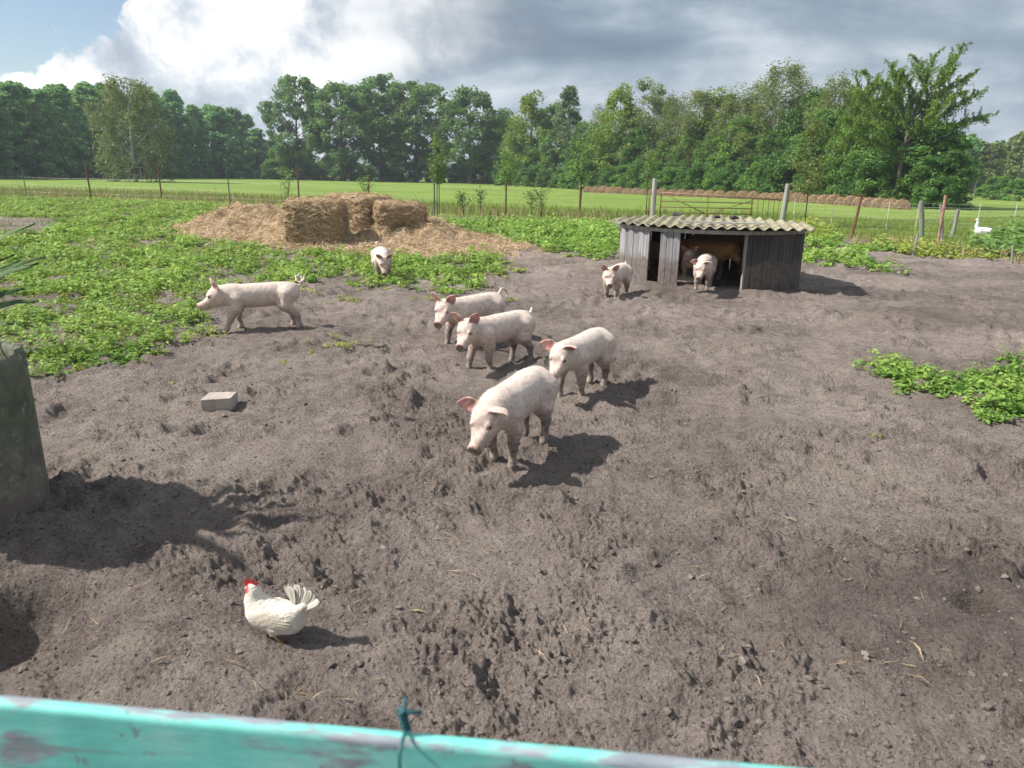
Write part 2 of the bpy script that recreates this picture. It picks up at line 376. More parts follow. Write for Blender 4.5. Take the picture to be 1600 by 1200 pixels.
# ================================================================== TREES
def leaf_quads(C, size, r, up=0.8, aspect=0.62, N=None):
    """one diamond-shaped leaf (or leaf spray) at each centre"""
    n = len(C); nrm = r.normal(size=(n, 3)); nrm[:, 2] += up * 2
    if N is not None: nrm = nrm * .7 + N * 1.1
    nrm /= np.linalg.norm(nrm, axis=1)[:, None]
    t = r.normal(size=(n, 3)); t -= nrm * (t * nrm).sum(1)[:, None]; t /= np.linalg.norm(t, axis=1)[:, None]
    b = np.cross(nrm, t); s = np.asarray(size) * r.uniform(.6, 1.35, n); s = s[:, None]
    V = np.stack([C - t * s, C + b * s * aspect + nrm * s * .12, C + t * s, C - b * s * aspect + nrm * s * .12], 1)
    F = np.arange(n * 4).reshape(n, 4)
    return V.reshape(-1, 3), F
def limb_path(p0, p1, r, sag=0.0, n=5, wob=0.05):
    p0 = np.asarray(p0, float); p1 = np.asarray(p1, float); L = np.linalg.norm(p1 - p0); t = np.linspace(0, 1, n)[:, None]
    P = p0 + (p1 - p0) * t + r.normal(0, wob * L, (n, 3)) * (t * (1 - t) * 2)
    P[:, 2] += (np.sin(t[:, 0] * math.pi) * sag * L)
    return P
def make_tree(name, seed, H, prof, R0, base, nclus, nleaf, lsize, crad, bark, leafm, trunk_r=None, flat=0.7, droop=0.0, lean=0.0, shell=.45, limbs=22, lobes=0.25, dead=0):
    """prof: crown radius (fraction of R0) at crown heights 0..1; base: height where foliage starts. Returns trunk and crown meshes"""
    r = np.random.default_rng(seed); trunk_r = trunk_r or H * .018
    tp = np.array([[0, 0, -.2], [0, 0, H * .12], [lean * .25 * H, 0, H * .4], [lean * .6 * H, r.normal(0, .01) * H, H * .7], [lean * H, 0, H * .96]])
    tp[1:, :2] += r.normal(0, .008 * H, (4, 2))
    def trunk_at(z): return np.array([np.interp(z, tp[:, 2], tp[:, 0]), np.interp(z, tp[:, 2], tp[:, 1]), z])
    mb = MB(); mb.tube(tp, trunk_r * np.array([1.35, 1, .75, .45, .1]), 7)
    ph = r.uniform(0, 6.28, 6)
    Cs = []
    for k in range(nclus):
        t = (k + r.uniform(0, 1)) / nclus; th = r.uniform(0, 6.283)
        rad = R0 * np.interp(t, np.linspace(0, 1, len(prof)), prof) * (1 + lobes * (math.sin(3 * th + ph[0] + 4 * t) * .5 + math.sin(5 * th + ph[1] - 7 * t) * .5))
        q = rad * (shell + (1 - shell) * math.sqrt(r.uniform(0, 1)))
        z = base + (H - base) * t
        c = trunk_at(z) + np.array([q * math.cos(th), q * math.sin(th), r.normal(0, .02 * H)])
        Cs.append(c)
    Cs = np.array(Cs)
    pick = r.choice(nclus, min(limbs, nclus), replace=False)
    for k in pick:
        c = Cs[k]; hz = math.hypot(c[0] - tp[-1, 0] * 0, c[1]); z0 = max(base * .55, c[2] - hz * r.uniform(.5, 1.0)); z0 = min(z0, H * .9)
        p0 = trunk_at(z0); rr = trunk_r * .38 * (1 - .6 * z0 / H)
        mb.tube(limb_path(p0, c, r, sag=.06), np.linspace(rr, rr * .2, 5), 5, cap=False)
        for _ in range(2):
            c2 = c + np.clip(r.normal(0, 1, 3), -1.2, 1.0) * crad * .75; mb.tube(limb_path(p0 * .4 + c * .6, c2, r), np.linspace(rr * .45, rr * .1, 5), 4, cap=False)
    for _ in range(dead):
        z0 = r.uniform(.45, .9) * H; a = r.uniform(0, 6.28); L = r.uniform(.2, .4) * H * (1.15 - z0 / H)
        p0 = trunk_at(z0); p1 = p0 + np.array([math.cos(a) * L * .8, math.sin(a) * L * .8, L * .9]); P = limb_path(p0, p1, r, sag=-.12)
        mb.tube(P, np.linspace(trunk_r * .35, trunk_r * .05, 5), 4, cap=False)
        for q in range(4):
            s = P[1 + q % 4]; mb.tube(limb_path(s, s + r.normal(0, 1, 3) * [.12 * H, .12 * H, .05 * H] + [0, 0, .06 * H], r), np.linspace(trunk_r * .14, .01, 5), 3, cap=False)
    # leaves: each cluster is an uneven, flattened puff
    per = np.maximum(3, (nleaf * r.dirichlet(np.full(nclus, 5.0))).astype(int)); L = []; sh = []
    for c, m in zip(Cs, per):
        g = r.normal(size=(m, 3)); g /= np.linalg.norm(g, axis=1)[:, None]; g *= (r.uniform(.15, 1, m) ** .5)[:, None]
        rad = crad * r.uniform(.6, 1.35); p = c + g * rad * np.array([1, 1, flat])
        if droop: p[:, 2] -= droop * rad * r.uniform(0, 1, m) ** 2 * 2.2
        L.append(p); sh.append(np.clip(r.normal(.5, .20) + r.normal(0, .09, m), 0, 1))
    L = np.concatenate(L); sh = np.concatenate(sh); L[:, 2] = np.maximum(L[:, 2], .08)
    V, F = leaf_quads(L, lsize, r, aspect=.62 if not droop else .4)
    crown = mk('crown', V, F, leafm, fcol=np.repeat(sh[:, None], 3, 1), link=False)
    trunk = mb.mesh('trunk', bark, smooth=True)
    return trunk, crown, H

BARK = simple('bark_grey_brown', (0.045, 0.038, 0.030), (0.14, 0.12, 0.10), scale=3, rough=.9, bs=.6, bd=.05, stretch=(1, 1, .2))
BIRCH_BARK = simple('birch_bark', (0.16, 0.14, 0.12), (0.62, 0.60, 0.56), scale=2.2, rough=.8, bs=.3, bd=.02, stretch=(1, 1, 2.5))
LF_DARK = leaf_material('leaf_dark_wood', (0.10, 0.26, 0.10), (0.28, 0.50, 0.19), .40)
LF_OAK = leaf_material('leaf_oak', (0.085, 0.185, 0.065), (0.23, 0.39, 0.135), .33)
LF_MID = leaf_material('leaf_mid_green', (0.085, 0.20, 0.042), (0.23, 0.40, 0.085), .34)
LF_DEEP = leaf_material('leaf_deep_green', (0.060, 0.150, 0.038), (0.18, 0.33, 0.078), .32)
LF_BIRCH = leaf_material('leaf_birch', (0.122, 0.171, 0.052), (0.285, 0.327, 0.122), .35)
LF_YELLOW = leaf_material('leaf_yellow_green', (0.147, 0.245, 0.036), (0.327, 0.440, 0.082), .38)
LF_PALE = leaf_material('leaf_pale_silver', (0.106, 0.179, 0.085), (0.269, 0.351, 0.196), .3)
LF_LARCH = leaf_material('leaf_larch', (0.11, 0.19, 0.035), (0.27, 0.38, 0.075), .4)
LF_SAP = leaf_material('leaf_sapling', (0.106, 0.213, 0.049), (0.269, 0.408, 0.122), .38)

ROUND = [.55, .85, 1, 1, .95, .82, .6, .3]; TALL = [.5, .8, 1, .95, .85, .7, .5, .25]; SPIRE = [.9, 1, .9, .78, .62, .45, .28, .1]
BUSHP = [1, 1.05, 1, .92, .8, .62, .4]; DROOPY = [.75, .95, 1, .95, .85, .7, .5, .25]
P = {}
for k in range(4): P['wood%d' % k] = make_tree('wood', 40 + k, 13, [1, 1.02, .98, .9, .78, .6, .38, .12], 3.4, .1, 140, 8200, .30, .78, BARK, LF_DARK, limbs=8, lobes=.32, shell=.55)
for k in range(3): P['oak%d' % k] = make_tree('oak', 50 + k, 20, [.6, .9, 1.02, 1.05, 1, .9, .7, .38], 7.8, 4.4, 150, 13500, .36, 1.55, BARK, LF_OAK, trunk_r=.42, limbs=34, shell=.30, lobes=.22)
P['willow'] = make_tree('willow', 60, 15, [.7, .92, 1, 1.02, 1, .9, .7, .35], 5.6, 1.8, 140, 12500, .26, 1.25, BIRCH_BARK, LF_BIRCH, droop=.8, limbs=20, shell=.5)
for k in range(3): P['birch%d' % k] = make_tree('birch', 70 + k, 12, DROOPY, 3.2, 2.0, 110, 13500, .125, .9, BIRCH_BARK, LF_BIRCH, trunk_r=.13, droop=.6, limbs=26, lobes=.3)
for k in range(4): P['green%d' % k] = make_tree('green', 80 + k, 9, ROUND, 3.0, .9, 95, 14000, .14, .80, BARK, [LF_MID, LF_DEEP, LF_MID, LF_DEEP][k], limbs=18, lobes=.28)
P['yellow'] = make_tree('yellow', 90, 11, TALL, 3.4, 1.2, 90, 9500, .17, .95, BARK, LF_YELLOW, limbs=18)
P['pale'] = make_tree('pale', 91, 12, SPIRE, 2.7, 1.5, 90, 9000, .16, .65, BIRCH_BARK, LF_PALE, limbs=22)
P['gaunt'] = make_tree('gaunt', 92, 12, [.9, 1, 1, .85, .6, .35], 2.8, 1.0, 60, 3900, .15, .75, BIRCH_BARK, LF_BIRCH, limbs=20, dead=12)
for k in range(3): P['bush%d' % k] = make_tree('bush', 95 + k, 4.5, BUSHP, 2.6, .15, 80, 9500, .135, .66, BARK, [LF_DEEP, LF_MID, LF_DEEP][k], trunk_r=.07, limbs=10, lobes=.25, shell=.55)
for k in range(2): P['far%d' % k] = make_tree('far', 100 + k, 14, TALL, 3.2, 3.5, 60, 3400, .36, 1.0, BIRCH_BARK, LF_BIRCH if k else LF_DARK, trunk_r=.16, limbs=10)

def larch():
    r = np.random.default_rng(123); H = 13.0; mb = MB(); Cs = []; Ns = []
    fork = 6.3
    tp = np.array([[0, 0, -.2], [0, 0, 3], [.1, 0, fork - .6], [.25, 0, fork]]); mb.tube(tp, [.24, .2, .17, .15], 8)
    stems = [(np.array([.25, 0, fork]), np.array([1.5, .3, 12.4]), .10), (np.array([.25, 0, fork - .5]), np.array([-2.0, -.3, 11.4]), .09), (np.array([.2, 0, fork]), np.array([3.6, .2, 13.0]), .08)]
    paths = []
    for p0, p1, rad in stems:
        Pn = limb_path(p0, p1, r, sag=.05, n=9, wob=.02); mb.tube(Pn, np.linspace(rad, .015, 9), 6, cap=False); paths.append((Pn, 1.0))
    arms = [((.2, 0, 5.6), (5.7, .2, 9.5), .07), ((.2, 0, 5.0), (6.7, -.2, 7.6), .075), ((.2, 0, 5.6), (-4.4, .3, 9.3), .07), ((.15, 0, 5.0), (-5.2, -.6, 7.2), .06), ((.1, 0, 4.4), (5.2, .5, 5.7), .05),
            ((.1, 0, 4.2), (-4.2, .8, 6.0), .05), ((.2, 0, 5.2), (1.6, 3.8, 8.4), .06), ((.2, 0, 5.2), (.9, -3.6, 8.0), .06), ((.9, .1, 8.0), (5.0, .6, 11.0), .05), ((-.7, 0, 8.2), (-4.0, .3, 10.9), .05), ((.6, 0, 7.4), (-.8, 2.6, 11.0), .05),
            ((1.6, 0, 9.0), (2.0, -2.4, 11.6), .04), ((-.4, 0, 7.6), (-3.0, -1.6, 10.0), .045), ((.6, 0, 7.0), (3.4, -1.8, 9.2), .05), ((.3, 0, 6.6), (-2.6, 1.8, 8.8), .05), ((.4, 0, 6.8), (3.2, 1.9, 9.4), .05), ((.8, 0, 8.4), (-1.6, -.8, 11.0), .04), ((1.0, 0, 9.2), (.2, .9, 12.1), .04)]
    for p0, p1, rad in arms:
        Pn = limb_path(p0, p1, r, sag=.05, n=9, wob=.025); mb.tube(Pn, np.linspace(rad, .012, 9), 5, cap=False); paths.append((Pn, 1.0))
    for Pn, _ in paths:
        L = np.linalg.norm(Pn[-1] - Pn[0])
        for k in range(int(L * 7)):
            t = r.uniform(.22, 1); i = min(int(t * 8), 7); q = Pn[i] + (Pn[i + 1] - Pn[i]) * (t * 8 - i)
            d = norm(Pn[i + 1] - Pn[i]); side = norm(norm(np.cross(d, r.normal(size=3))) * [1, 1, .35]); l2 = r.uniform(.45, 1.6) * (1.3 - t * .75)
            e = q + side * l2 * .75 + d * l2 * .55 + np.array([0, 0, .1 * l2]); tw = limb_path(q, e, r, n=4); mb.tube(tw, np.linspace(.016, .005, 4), 3, cap=False)
            m = int(52 * l2) + 10; s = r.uniform(0, 1, m)[:, None]; c = q + (e - q) * s; c = c + r.normal(0, .045, (m, 3)); c[:, 2] -= np.abs(r.normal(0, .22, m)) * l2
            Cs.append(c)
    C = np.concatenate(Cs); sh = np.clip(r.normal(.5, .25, len(C)), 0, 1)
    V, F = leaf_quads(C, .115, r, aspect=.34)
    return mb.mesh('trunk', BARK, smooth=True), mk('crown', V, F, LF_LARCH, fcol=np.repeat(sh[:, None], 3, 1), link=False), H
P['larch'] = larch()

_tr = np.random.default_rng(77)
def tree(kind, name, label, x, Y, top=None, h=None, wide=1.0, group=None, rz=None, base=None, cat='tree'):
    """put a tree in photo column x at depth Y; its height from the photo row of its top, or h"""
    tm, cm, H0 = P[kind]; b = foot(x, Y) if base is None else np.asarray(base, float)
    if h is None: h = AT(x, top, Y)[2]
    s = h / H0; root = thing(name, label, cat, (b[0], b[1], 0), _tr.uniform(0, 6.28) if rz is None else rz, group)
    root.scale = (s * wide, s * wide, s)
    put('trunk', tm, root); put('crown', cm, root)
    return root

# --- the dense wood on the left, its edge running away from the camera
g = 'trees of the dense dark wood on the left'; lab = 'dark green broadleaf tree crowded into the dense wood on the left'
for k in range(19):
    t = (k + .5 * _tr.uniform(0, 1)) / 18; x = -95 + t * 515; Y = 100 + 80 * t ** 1.15; top = np.interp(x, [-95, 0, 80, 250, 330, 400, 425], [128, 138, 138, 148, 165, 193, 215]) + _tr.uniform(-7, 9)
    tree('wood%d' % (k % 4), 'wood_tree', lab, x, Y, top=top, wide=_tr.uniform(1.0, 1.3), group=g)
for k in range(15):
    t = (k + _tr.uniform(0, 1)) / 15; x = -95 + t * 500; Y = 108 + 84 * t ** 1.15; top = np.interp(x, [-95, 0, 80, 250, 330, 400, 425], [122, 130, 134, 142, 158, 186, 208]) + _tr.uniform(-5, 9)
    tree('wood%d' % ((k + 1) % 4), 'wood_tree', lab, x, Y, top=top, wide=_tr.uniform(1.0, 1.25), group=g)
tree('willow', 'weeping_birch', 'tall drooping olive-green birch standing in front of the dark wood', 213, 103, top=122, wide=.95, rz=1.0)
# --- the oaks in the middle
for x, Y, top, wd, kd, lb in [(468, 158, 124, .78, 'oak0', 'open-crowned oak standing nearest to the dark wood'), (536, 156, 134, .92, 'oak1', 'oak with a bare forked trunk, second from the dark wood'),
                              (596, 162, 124, 1.0, 'oak2', 'tall oak at the left of the widest double crown'), (650, 160, 134, 1.12, 'oak0', 'broad oak at the right of the widest double crown'),
                              (735, 152, 143, .96, 'oak1', 'oak with sky showing through, standing alone right of the broad oaks')]:
    tree(kd, 'oak_tree', lb, x, Y, top=top, wide=wd)
g = 'bushes of the hedge under the oaks'
for k, x in enumerate(np.linspace(425, 785, 21)):
    tree('bush%d' % (k % 3), 'hedge_bush', 'dark bush in the low hedge under the oaks', x + _tr.uniform(-6, 6), 165 + _tr.uniform(-4, 8), h=_tr.uniform(2.2, 4.4) * (1.5 if k in (0, 1, 2, 9, 10, 20) else 1), wide=1.15, group=g, cat='bush')
# --- the mixed wood on the right: tall trees, then the leafy edge in front of them
RW = [(792, 135, 190, 'green0', 1.0, 'dark_tree', 'dark rounded tree at the left end of the right-hand wood'), (826, 122, 152, 'yellow', .85, 'yellow_tree', 'bright yellow-green tree at the left end of the right-hand wood'),
      (858, 124, 170, 'green2', .85, 'green_tree', 'green tree wedged between the yellow-green tree and the silvery spire'),
      (884, 112, 138, 'pale', .95, 'silver_tree', 'slender silvery-green tree with a spire top'), (915, 108, 195, 'green1', .9, 'green_tree', 'low green tree just right of the silvery spire'),
      (962, 98, 142, 'yellow', .72, 'yellow_tree', 'thin yellow-green tree leaning beside the gaunt half-bare tree'), (1008, 94, 128, 'gaunt', .95, 'half_bare_tree', 'gaunt half-bare tree with open twiggy branches against the sky'),
      (1052, 90, 150, 'birch1', 1.0, 'birch_tree', 'olive birch just right of the gaunt half-bare tree'), (1090, 86, 140, 'birch0', 1.05, 'birch_tree', 'broad olive birch left of the tallest birch'),
      (1145, 80, 142, 'birch2', 1.1, 'birch_tree', 'billowing birch directly left of the tallest birch'), (1203, 74, 98, 'birch0', .9, 'birch_tree', 'tallest birch, reaching well above the right-hand wood'),
      (1180, 78, 128, 'birch1', .9, 'birch_tree', 'birch tucked in behind the tallest birch'), (1285, 66, 122, 'birch1', .72, 'birch_tree', 'birch standing left of the spreading larch'), (1262, 70, 150, 'green3', .8, 'green_tree', 'dark tree filling the dip between tallest birch and larch')]
RW += [(935, 106, 168, 'birch1', 1.0, 'birch_tree', 'olive birch between the silvery spire and the thin yellow-green tree'), (985, 99, 165, 'birch2', 1.0, 'birch_tree', 'olive birch tucked behind the gaunt half-bare tree'), (1032, 95, 158, 'birch0', .9, 'birch_tree', 'small olive birch filling the gap right of the gaunt tree'),
       (1115, 86, 150, 'yellow', .9, 'yellow_tree', 'yellow-green tree between two broad olive birches'), (1238, 76, 138, 'birch2', .85, 'birch_tree', 'birch on the right flank of the tallest birch'), (1310, 68, 140, 'yellow', .7, 'yellow_tree', 'yellow-green tree just left of the spreading larch'), (780, 142, 178, 'green3', 1.0, 'dark_tree', 'dark tree between the lone oak and the right-hand wood')]
for x, Y, top, kd, wd, nm, lb in RW: tree(kd, nm, lb, x, Y * 1.12, top=top, wide=wd * 1.2)
tree('larch', 'larch_tree', 'spreading larch with long ascending arms above the right-hand wood', 1398, 58.0, h=AT(1470, 68, 58.0)[2], rz=-.12, wide=1.0)
tree('larch', 'larch_tree', 'second larch, half hidden behind and left of the spreading one', 1345, 64, top=108, rz=2.6, wide=.62)
g = 'leafy trees along the edge of the right-hand wood'; lab = 'leafy green tree on the edge of the right-hand wood behind the round bales'
edge = [(800, 128, 215), (835, 118, 225), (868, 112, 205), (905, 105, 215), (935, 101, 200), (975, 96, 212), (1005, 92, 200), (1040, 88, 218), (1075, 84, 205), (1110, 80, 212), (1150, 76, 188), (1185, 73, 210), (1215, 70, 195), (1250, 66, 215), (1285, 63, 178), (1320, 60, 200), (1350, 57, 165), (1385, 53.5, 190), (1420, 52, 180), (1448, 50.5, 195), (1472, 49.5, 225)]
for k, (x, Y, top) in enumerate(edge):
    tree('green%d' % ((k * 3 + k // 4) % 4), 'edge_tree', lab, x, Y * 1.14, top=top, wide=_tr.uniform(1.0, 1.3), group=g)
g = 'bushes in front of the right-hand wood'
for k in range(30):
    t = k / 29; x = 790 + 680 * t ** .9; Y = np.interp(x, [790, 900, 1000, 1200, 1400, 1475], [132, 112, 99, 76, 59.5, 55]) ; tree('bush%d' % (k % 3), 'edge_bush', 'dense bush skirting the right-hand wood behind the round bales', x, Y, h=_tr.uniform(2.2, 3.9), wide=_tr.uniform(1, 1.25), group=g, cat='bush')
# --- far wood at the right edge and low bushes before it
g = 'slender trees of the far wood at the right edge'
for k in range(17):
    x = 1462 + k * 11.5 + _tr.uniform(-5, 5); tree('far%d' % (k % 2), 'slender_tree', 'slender trunked tree of the far wood at the right edge', x, 150 + _tr.uniform(-14, 18), top=np.interp(x, [1460, 1490, 1545, 1580, 1650], [215, 214, 228, 212, 210]) + _tr.uniform(-6, 8), wide=_tr.uniform(.8, 1.1), group=g)
for k in range(12):
    x = 1455 + k * 17; tree('bush%d' % (k % 3), 'far_bush', 'dark undergrowth bush at the foot of the far right wood', x, 152 + _tr.uniform(0, 14), h=_tr.uniform(2.5, 4.8), wide=1.4, group='undergrowth of the far right wood', cat='bush')
for x, Y, h, lb in [(1553, 92, 2.6, 'rounded bush in the meadow left of the right-edge bush'), (1592, 88, 2.3, 'rounded bush in the meadow at the right edge')]:
    tree('bush1', 'meadow_bush', lb, x, Y, h=h, wide=1.1, cat='bush')
# far horizon woodland: reads as one mass
def far_wood():
    r = np.random.default_rng(9); Vs = []; Fs = []; n0 = 0; sh = []
    for k in range(150):
        b = R(r.uniform(-50, 50)); d = r.uniform(420, 560); hh = r.uniform(6, 12) ; c = np.array([d * math.sin(b), d * math.cos(b), hh * .5])
        m = 170; gq = r.normal(size=(m, 3)); gq /= np.linalg.norm(gq, axis=1)[:, None]; Cn = c + gq * np.array([9, 9, hh * .5]) * r.uniform(.6, 1, (m, 1)); Cn[:, 2] = np.maximum(Cn[:, 2], .5)
        V, F = leaf_quads(Cn, 1.7, r); Vs.append(V); Fs.append(F + n0); n0 += len(V); sh.append(np.clip(r.normal(.5, .2, m), 0, 1))
    sh = np.concatenate(sh)
    m = leaf_material('leaf_far', (0.082, 0.139, 0.106), (0.147, 0.213, 0.163), .2)
    tag(mk('distant_woodland', np.concatenate(Vs), np.concatenate(Fs), m, fcol=np.repeat(sh[:, None], 3, 1)), 'blue-green line of distant woodland on the horizon', 'woodland', kind='stuff')
far_wood()
# ================================================================== THE SHED
def grey_wood(name, c0, c1, muddy=True):
    m, t, p, o = material(name); O = obj(t); loc = t.node('ShaderNodeObjectInfo').outputs['Location']
    v = t.vm('ADD', t.vm('MULTIPLY', O, (26, 26, 1.6)), t.vm('MULTIPLY', loc, (9, 9, 0)))
    n = t.noise(v, 1.0, 7, .65); c = t.ramp(n, [(.30, c0), (.70, c1)])
    hs = t.node('ShaderNodeHueSaturation'); t.put(hs.inputs['Color'], c); t.put(hs.inputs['Value'], t.m('ADD', .72, t.m('MULTIPLY', rnd(t), .5))); c = hs.outputs[0]
    if muddy:                              # dried mud splashed up from the ground
        sp = t.node('ShaderNodeSeparateXYZ'); t.put(sp.inputs[0], pos(t))
        lim = t.m('ADD', sp.outputs[2], t.m('MULTIPLY', t.m('SUBTRACT', t.noise(pos(t), 5, 4, .6), .5), .30))
        f = t.m('MULTIPLY', t.step(lim, .53, .42), .88); c = t.mix(f, c, t.ramp(t.noise(pos(t), 14, 5, .6), [(.3, (.085, .066, .055)), (.7, (.19, .155, .135))]))
    t.put(p.inputs['Base Color'], c); p.inputs['Roughness'].default_value = .85; p.inputs['Specular IOR Level'].default_value = .25
    bump(t, p, t.noise(v, 2.0, 6, .7), .5, .01); return m
WOOD = grey_wood('weathered_planks', (.13, .125, .125), (.40, .39, .395)); WOOD_D = grey_wood('shade_dark_planks', (.035, .031, .029), (.125, .115, .108))  # the darker copy carries the shade of the shed's right wall in its colour
WOOD_POST = grey_wood('weathered_post', (.17, .16, .145), (.42, .40, .37), muddy=False)
SC = np.array([3.44, 13.46]); SR = 1.55; S_TH = R(-14.6)           # centre, radius, facing
def shed():
    r = np.random.default_rng(31)
    root = thing('pig_shed', 'low round shed of weathered planks with a corrugated roof', 'shed', (SC[0], SC[1], 0), S_TH)
    # angle a measured from the side facing the camera (-y), positive to the right
    def plank(a0, a1, z0, z1, mat, tilt=0.0, thick=.028, rad=SR):
        am = (a0 + a1) / 2; wd = (a1 - a0) * rad - .004; p = MB(); nz_ = 4
        zs = np.linspace(z0, z1, nz_); V = []; 
        for zz in zs:
            for sx in (-.5, .5):
                for sy in (-.5, .5): V.append([sx * wd + tilt * (zz - z0) + r.normal(0, .0015), sy * thick, zz])
        F = []
        for i in range(nz_ - 1):
            b = i * 4; F += [(b, b + 2, b + 6, b + 4), (b + 2, b + 3, b + 7, b + 6), (b + 3, b + 1, b + 5, b + 7), (b + 1, b, b + 4, b + 5)]
        F += [(0, 1, 3, 2), ((nz_ - 1) * 4, (nz_ - 1) * 4 + 2, (nz_ - 1) * 4 + 3, (nz_ - 1) * 4 + 1)]
        p.add(V, F); o = p.build('plank', mat, root)
        o.location = (rad * math.sin(am) + r.normal(0, .002), -rad * math.cos(am) + r.normal(0, .004), 0); o.rotation_euler = (r.normal(0, .004), 0, am); return o
    top = .965
    def run(a0, a1, wdt, mat, tilt=0, gap=0.0, top_=top, jig=.012):
        n = max(1, int(round((a1 - a0) * SR / wdt))); e = np.linspace(a0, a1, n + 1)
        for i in range(n): plank(e[i], e[i + 1] - gap * r.uniform(.2, 1.6) / SR, -.05 + r.uniform(0, .03), top_ + r.uniform(-jig, jig), mat, tilt)
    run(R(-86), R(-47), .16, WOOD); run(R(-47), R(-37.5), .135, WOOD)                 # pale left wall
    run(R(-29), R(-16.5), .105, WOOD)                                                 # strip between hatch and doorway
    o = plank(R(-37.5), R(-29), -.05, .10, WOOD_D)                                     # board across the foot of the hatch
    run(R(22), R(92), .098, WOOD_D)                                                    # right wall, its shade painted in as darker planks
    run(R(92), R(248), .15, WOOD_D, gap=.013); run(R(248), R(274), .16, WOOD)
    o = plank(R(20.9), R(22.1), -.02, .965, WOOD_POST, thick=.06, rad=SR + .01); o.name = 'door_post'
    # rim: curved lath round the top
    n = 120; A = np.linspace(0, 2 * math.pi, n, endpoint=False); V = []
    for a in A:
        for rr, zz in ((SR + .017, top - .045), (SR + .042, top - .045), (SR + .042, top + .012), (SR + .017, top + .012)): V.append((rr * math.sin(a), -rr * math.cos(a), zz))
    F = [(i * 4 + k, i * 4 + (k + 1) % 4, ((i + 1) % n) * 4 + (k + 1) % 4, ((i + 1) % n) * 4 + k) for i in range(n) for k in range(4)]
    MB().add(V, F).build('rim', WOOD_POST, root, smooth=False)
    # beams under the roof
    for y in (-1.1, 0.0, 1.1):
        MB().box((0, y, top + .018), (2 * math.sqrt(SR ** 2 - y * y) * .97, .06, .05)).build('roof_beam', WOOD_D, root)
    # corrugated sheets: four side by side, mossy fibre cement
    m, t, p, o = material('mossy_fibre_cement'); O = pos(t); nn = t.m('ADD', t.m('MULTIPLY', t.noise(O, 3.5, 6, .65), .6), t.m('MULTIPLY', t.noise(O, 30, 5, .7), .4))
    c = t.ramp(nn, [(.34, (.060, .053, .040)), (.45, (.185, .168, .115)), (.55, (.32, .295, .205)), (.68, (.41, .39, .32))]); c = t.mix(t.step(t.noise(O, 5, 4, .6), .52, .64), c, (.27, .24, .09))
    t.put(p.inputs['Base Color'], c); p.inputs['Roughness'].default_value = .92; bump(t, p, t.noise(O, 60, 5, .7), .5, .008)
    pitch_ = .177; amp = .022
    def sheet(x0, x1, fy, by, z0, tilt, yaw=0.0):
        nx = int((x1 - x0) / pitch_ * 10) + 1; ny = 14; X = np.linspace(x0, x1, nx); V = []
        for lay in (0, 1):
            for x in X:
                f_ = fy(x) + r.normal(0, .006); b_ = by(x)
                for k in range(ny):
                    y = f_ + (b_ - f_) * k / (ny - 1); V.append((x - yaw * y, y, z0 + amp * math.cos(2 * math.pi * x / pitch_) - lay * .007 + tilt * x + .012 * (y / 1.5) + .004 * math.sin(y * 5 + x * 3)))
        N = nx * ny; F = []
        for i in range(nx - 1):
            for k in range(ny - 1):
                q = (i * ny + k, (i + 1) * ny + k, (i + 1) * ny + k + 1, i * ny + k + 1); F += [q, tuple(N + v for v in q[::-1])]
        for i in range(nx - 1): F += [(i * ny, N + i * ny, N + (i + 1) * ny, (i + 1) * ny), (i * ny + ny - 1, (i + 1) * ny + ny - 1, N + (i + 1) * ny + ny - 1, N + i * ny + ny - 1)]
        for k in range(ny - 1): F += [(k, k + 1, N + k + 1, N + k), ((nx - 1) * ny + k, N + (nx - 1) * ny + k, N + (nx - 1) * ny + k + 1, (nx - 1) * ny + k + 1)]
        MB().add(V, F).build('corrugated_sheet', m, root, smooth=True)
    ov = lambda x: -math.sqrt(max(SR ** 2 - x * x * .86, .12)) - .13
    back = lambda x: math.sqrt(max(SR ** 2 - x * x * .86, .15)) + .05
    sheet(-1.72, -.80, lambda x: ov(x) + .02, back, top + .060, 0, .0); sheet(-.90, .02, lambda x: ov(x) - .0, back, top + .072, .0)
    sheet(-.05, .90, lambda x: -1.69, back, top + .084, -.0); sheet(.82, 1.58, lambda x: -1.52 + .45 * max(0, x - 1.1), back, top + .076, -.004)
    for k, (x0, y0, l, a, z_) in enumerate([(.18, -1.36, 1.30,   .015, .122)]):
        q = MB().box((0, 0, 0), (l, .16, .022), jit=.002, rng=r).build('loose_board', WOOD_POST); q.location = (SC[0] + math.cos(S_TH) * x0 - math.sin(S_TH) * y0, SC[1] + math.sin(S_TH) * x0 + math.cos(S_TH) * y0, top + z_ + .005); q.rotation_euler = (0, .0, S_TH + a)
        tag(q, 'flat grey board lying across the corrugated roof of the shed', 'board')
    dk = simple('dark_tarred_rubble', (.03, .028, .026), (.12, .11, .10), scale=20, rough=.9, bs=.5)
    for k, (x, y, s_, lb) in enumerate([(-.62, .55, .10, 'black lump lying leftmost on the shed roof'), (.10, .30, .075, 'dark broken piece on the middle of the shed roof'), (.38, .10, .085, 'dark broken piece on the shed roof, rightmost of three')]):
        pts = r.normal(size=(14, 3)); pts /= np.linalg.norm(pts, axis=1)[:, None]; pts *= r.uniform(.75, 1.1, (14, 1)) * [1.25, 1, .5]
        import bmesh
        bm = bmesh.new(); [bm.verts.new(q) for q in pts * s_]; bmesh.ops.convex_hull(bm, input=bm.verts); me = bpy.data.meshes.new('roof_rubble'); bm.to_mesh(me); bm.free(); me.materials.append(dk)
        o = put('roof_rubble', me); o.location = (SC[0] + math.cos(S_TH) * x - math.sin(S_TH) * y, SC[1] + math.sin(S_TH) * x + math.cos(S_TH) * y, top + .108 + s_ * .42); tag(o, lb, 'rubble')
shed()

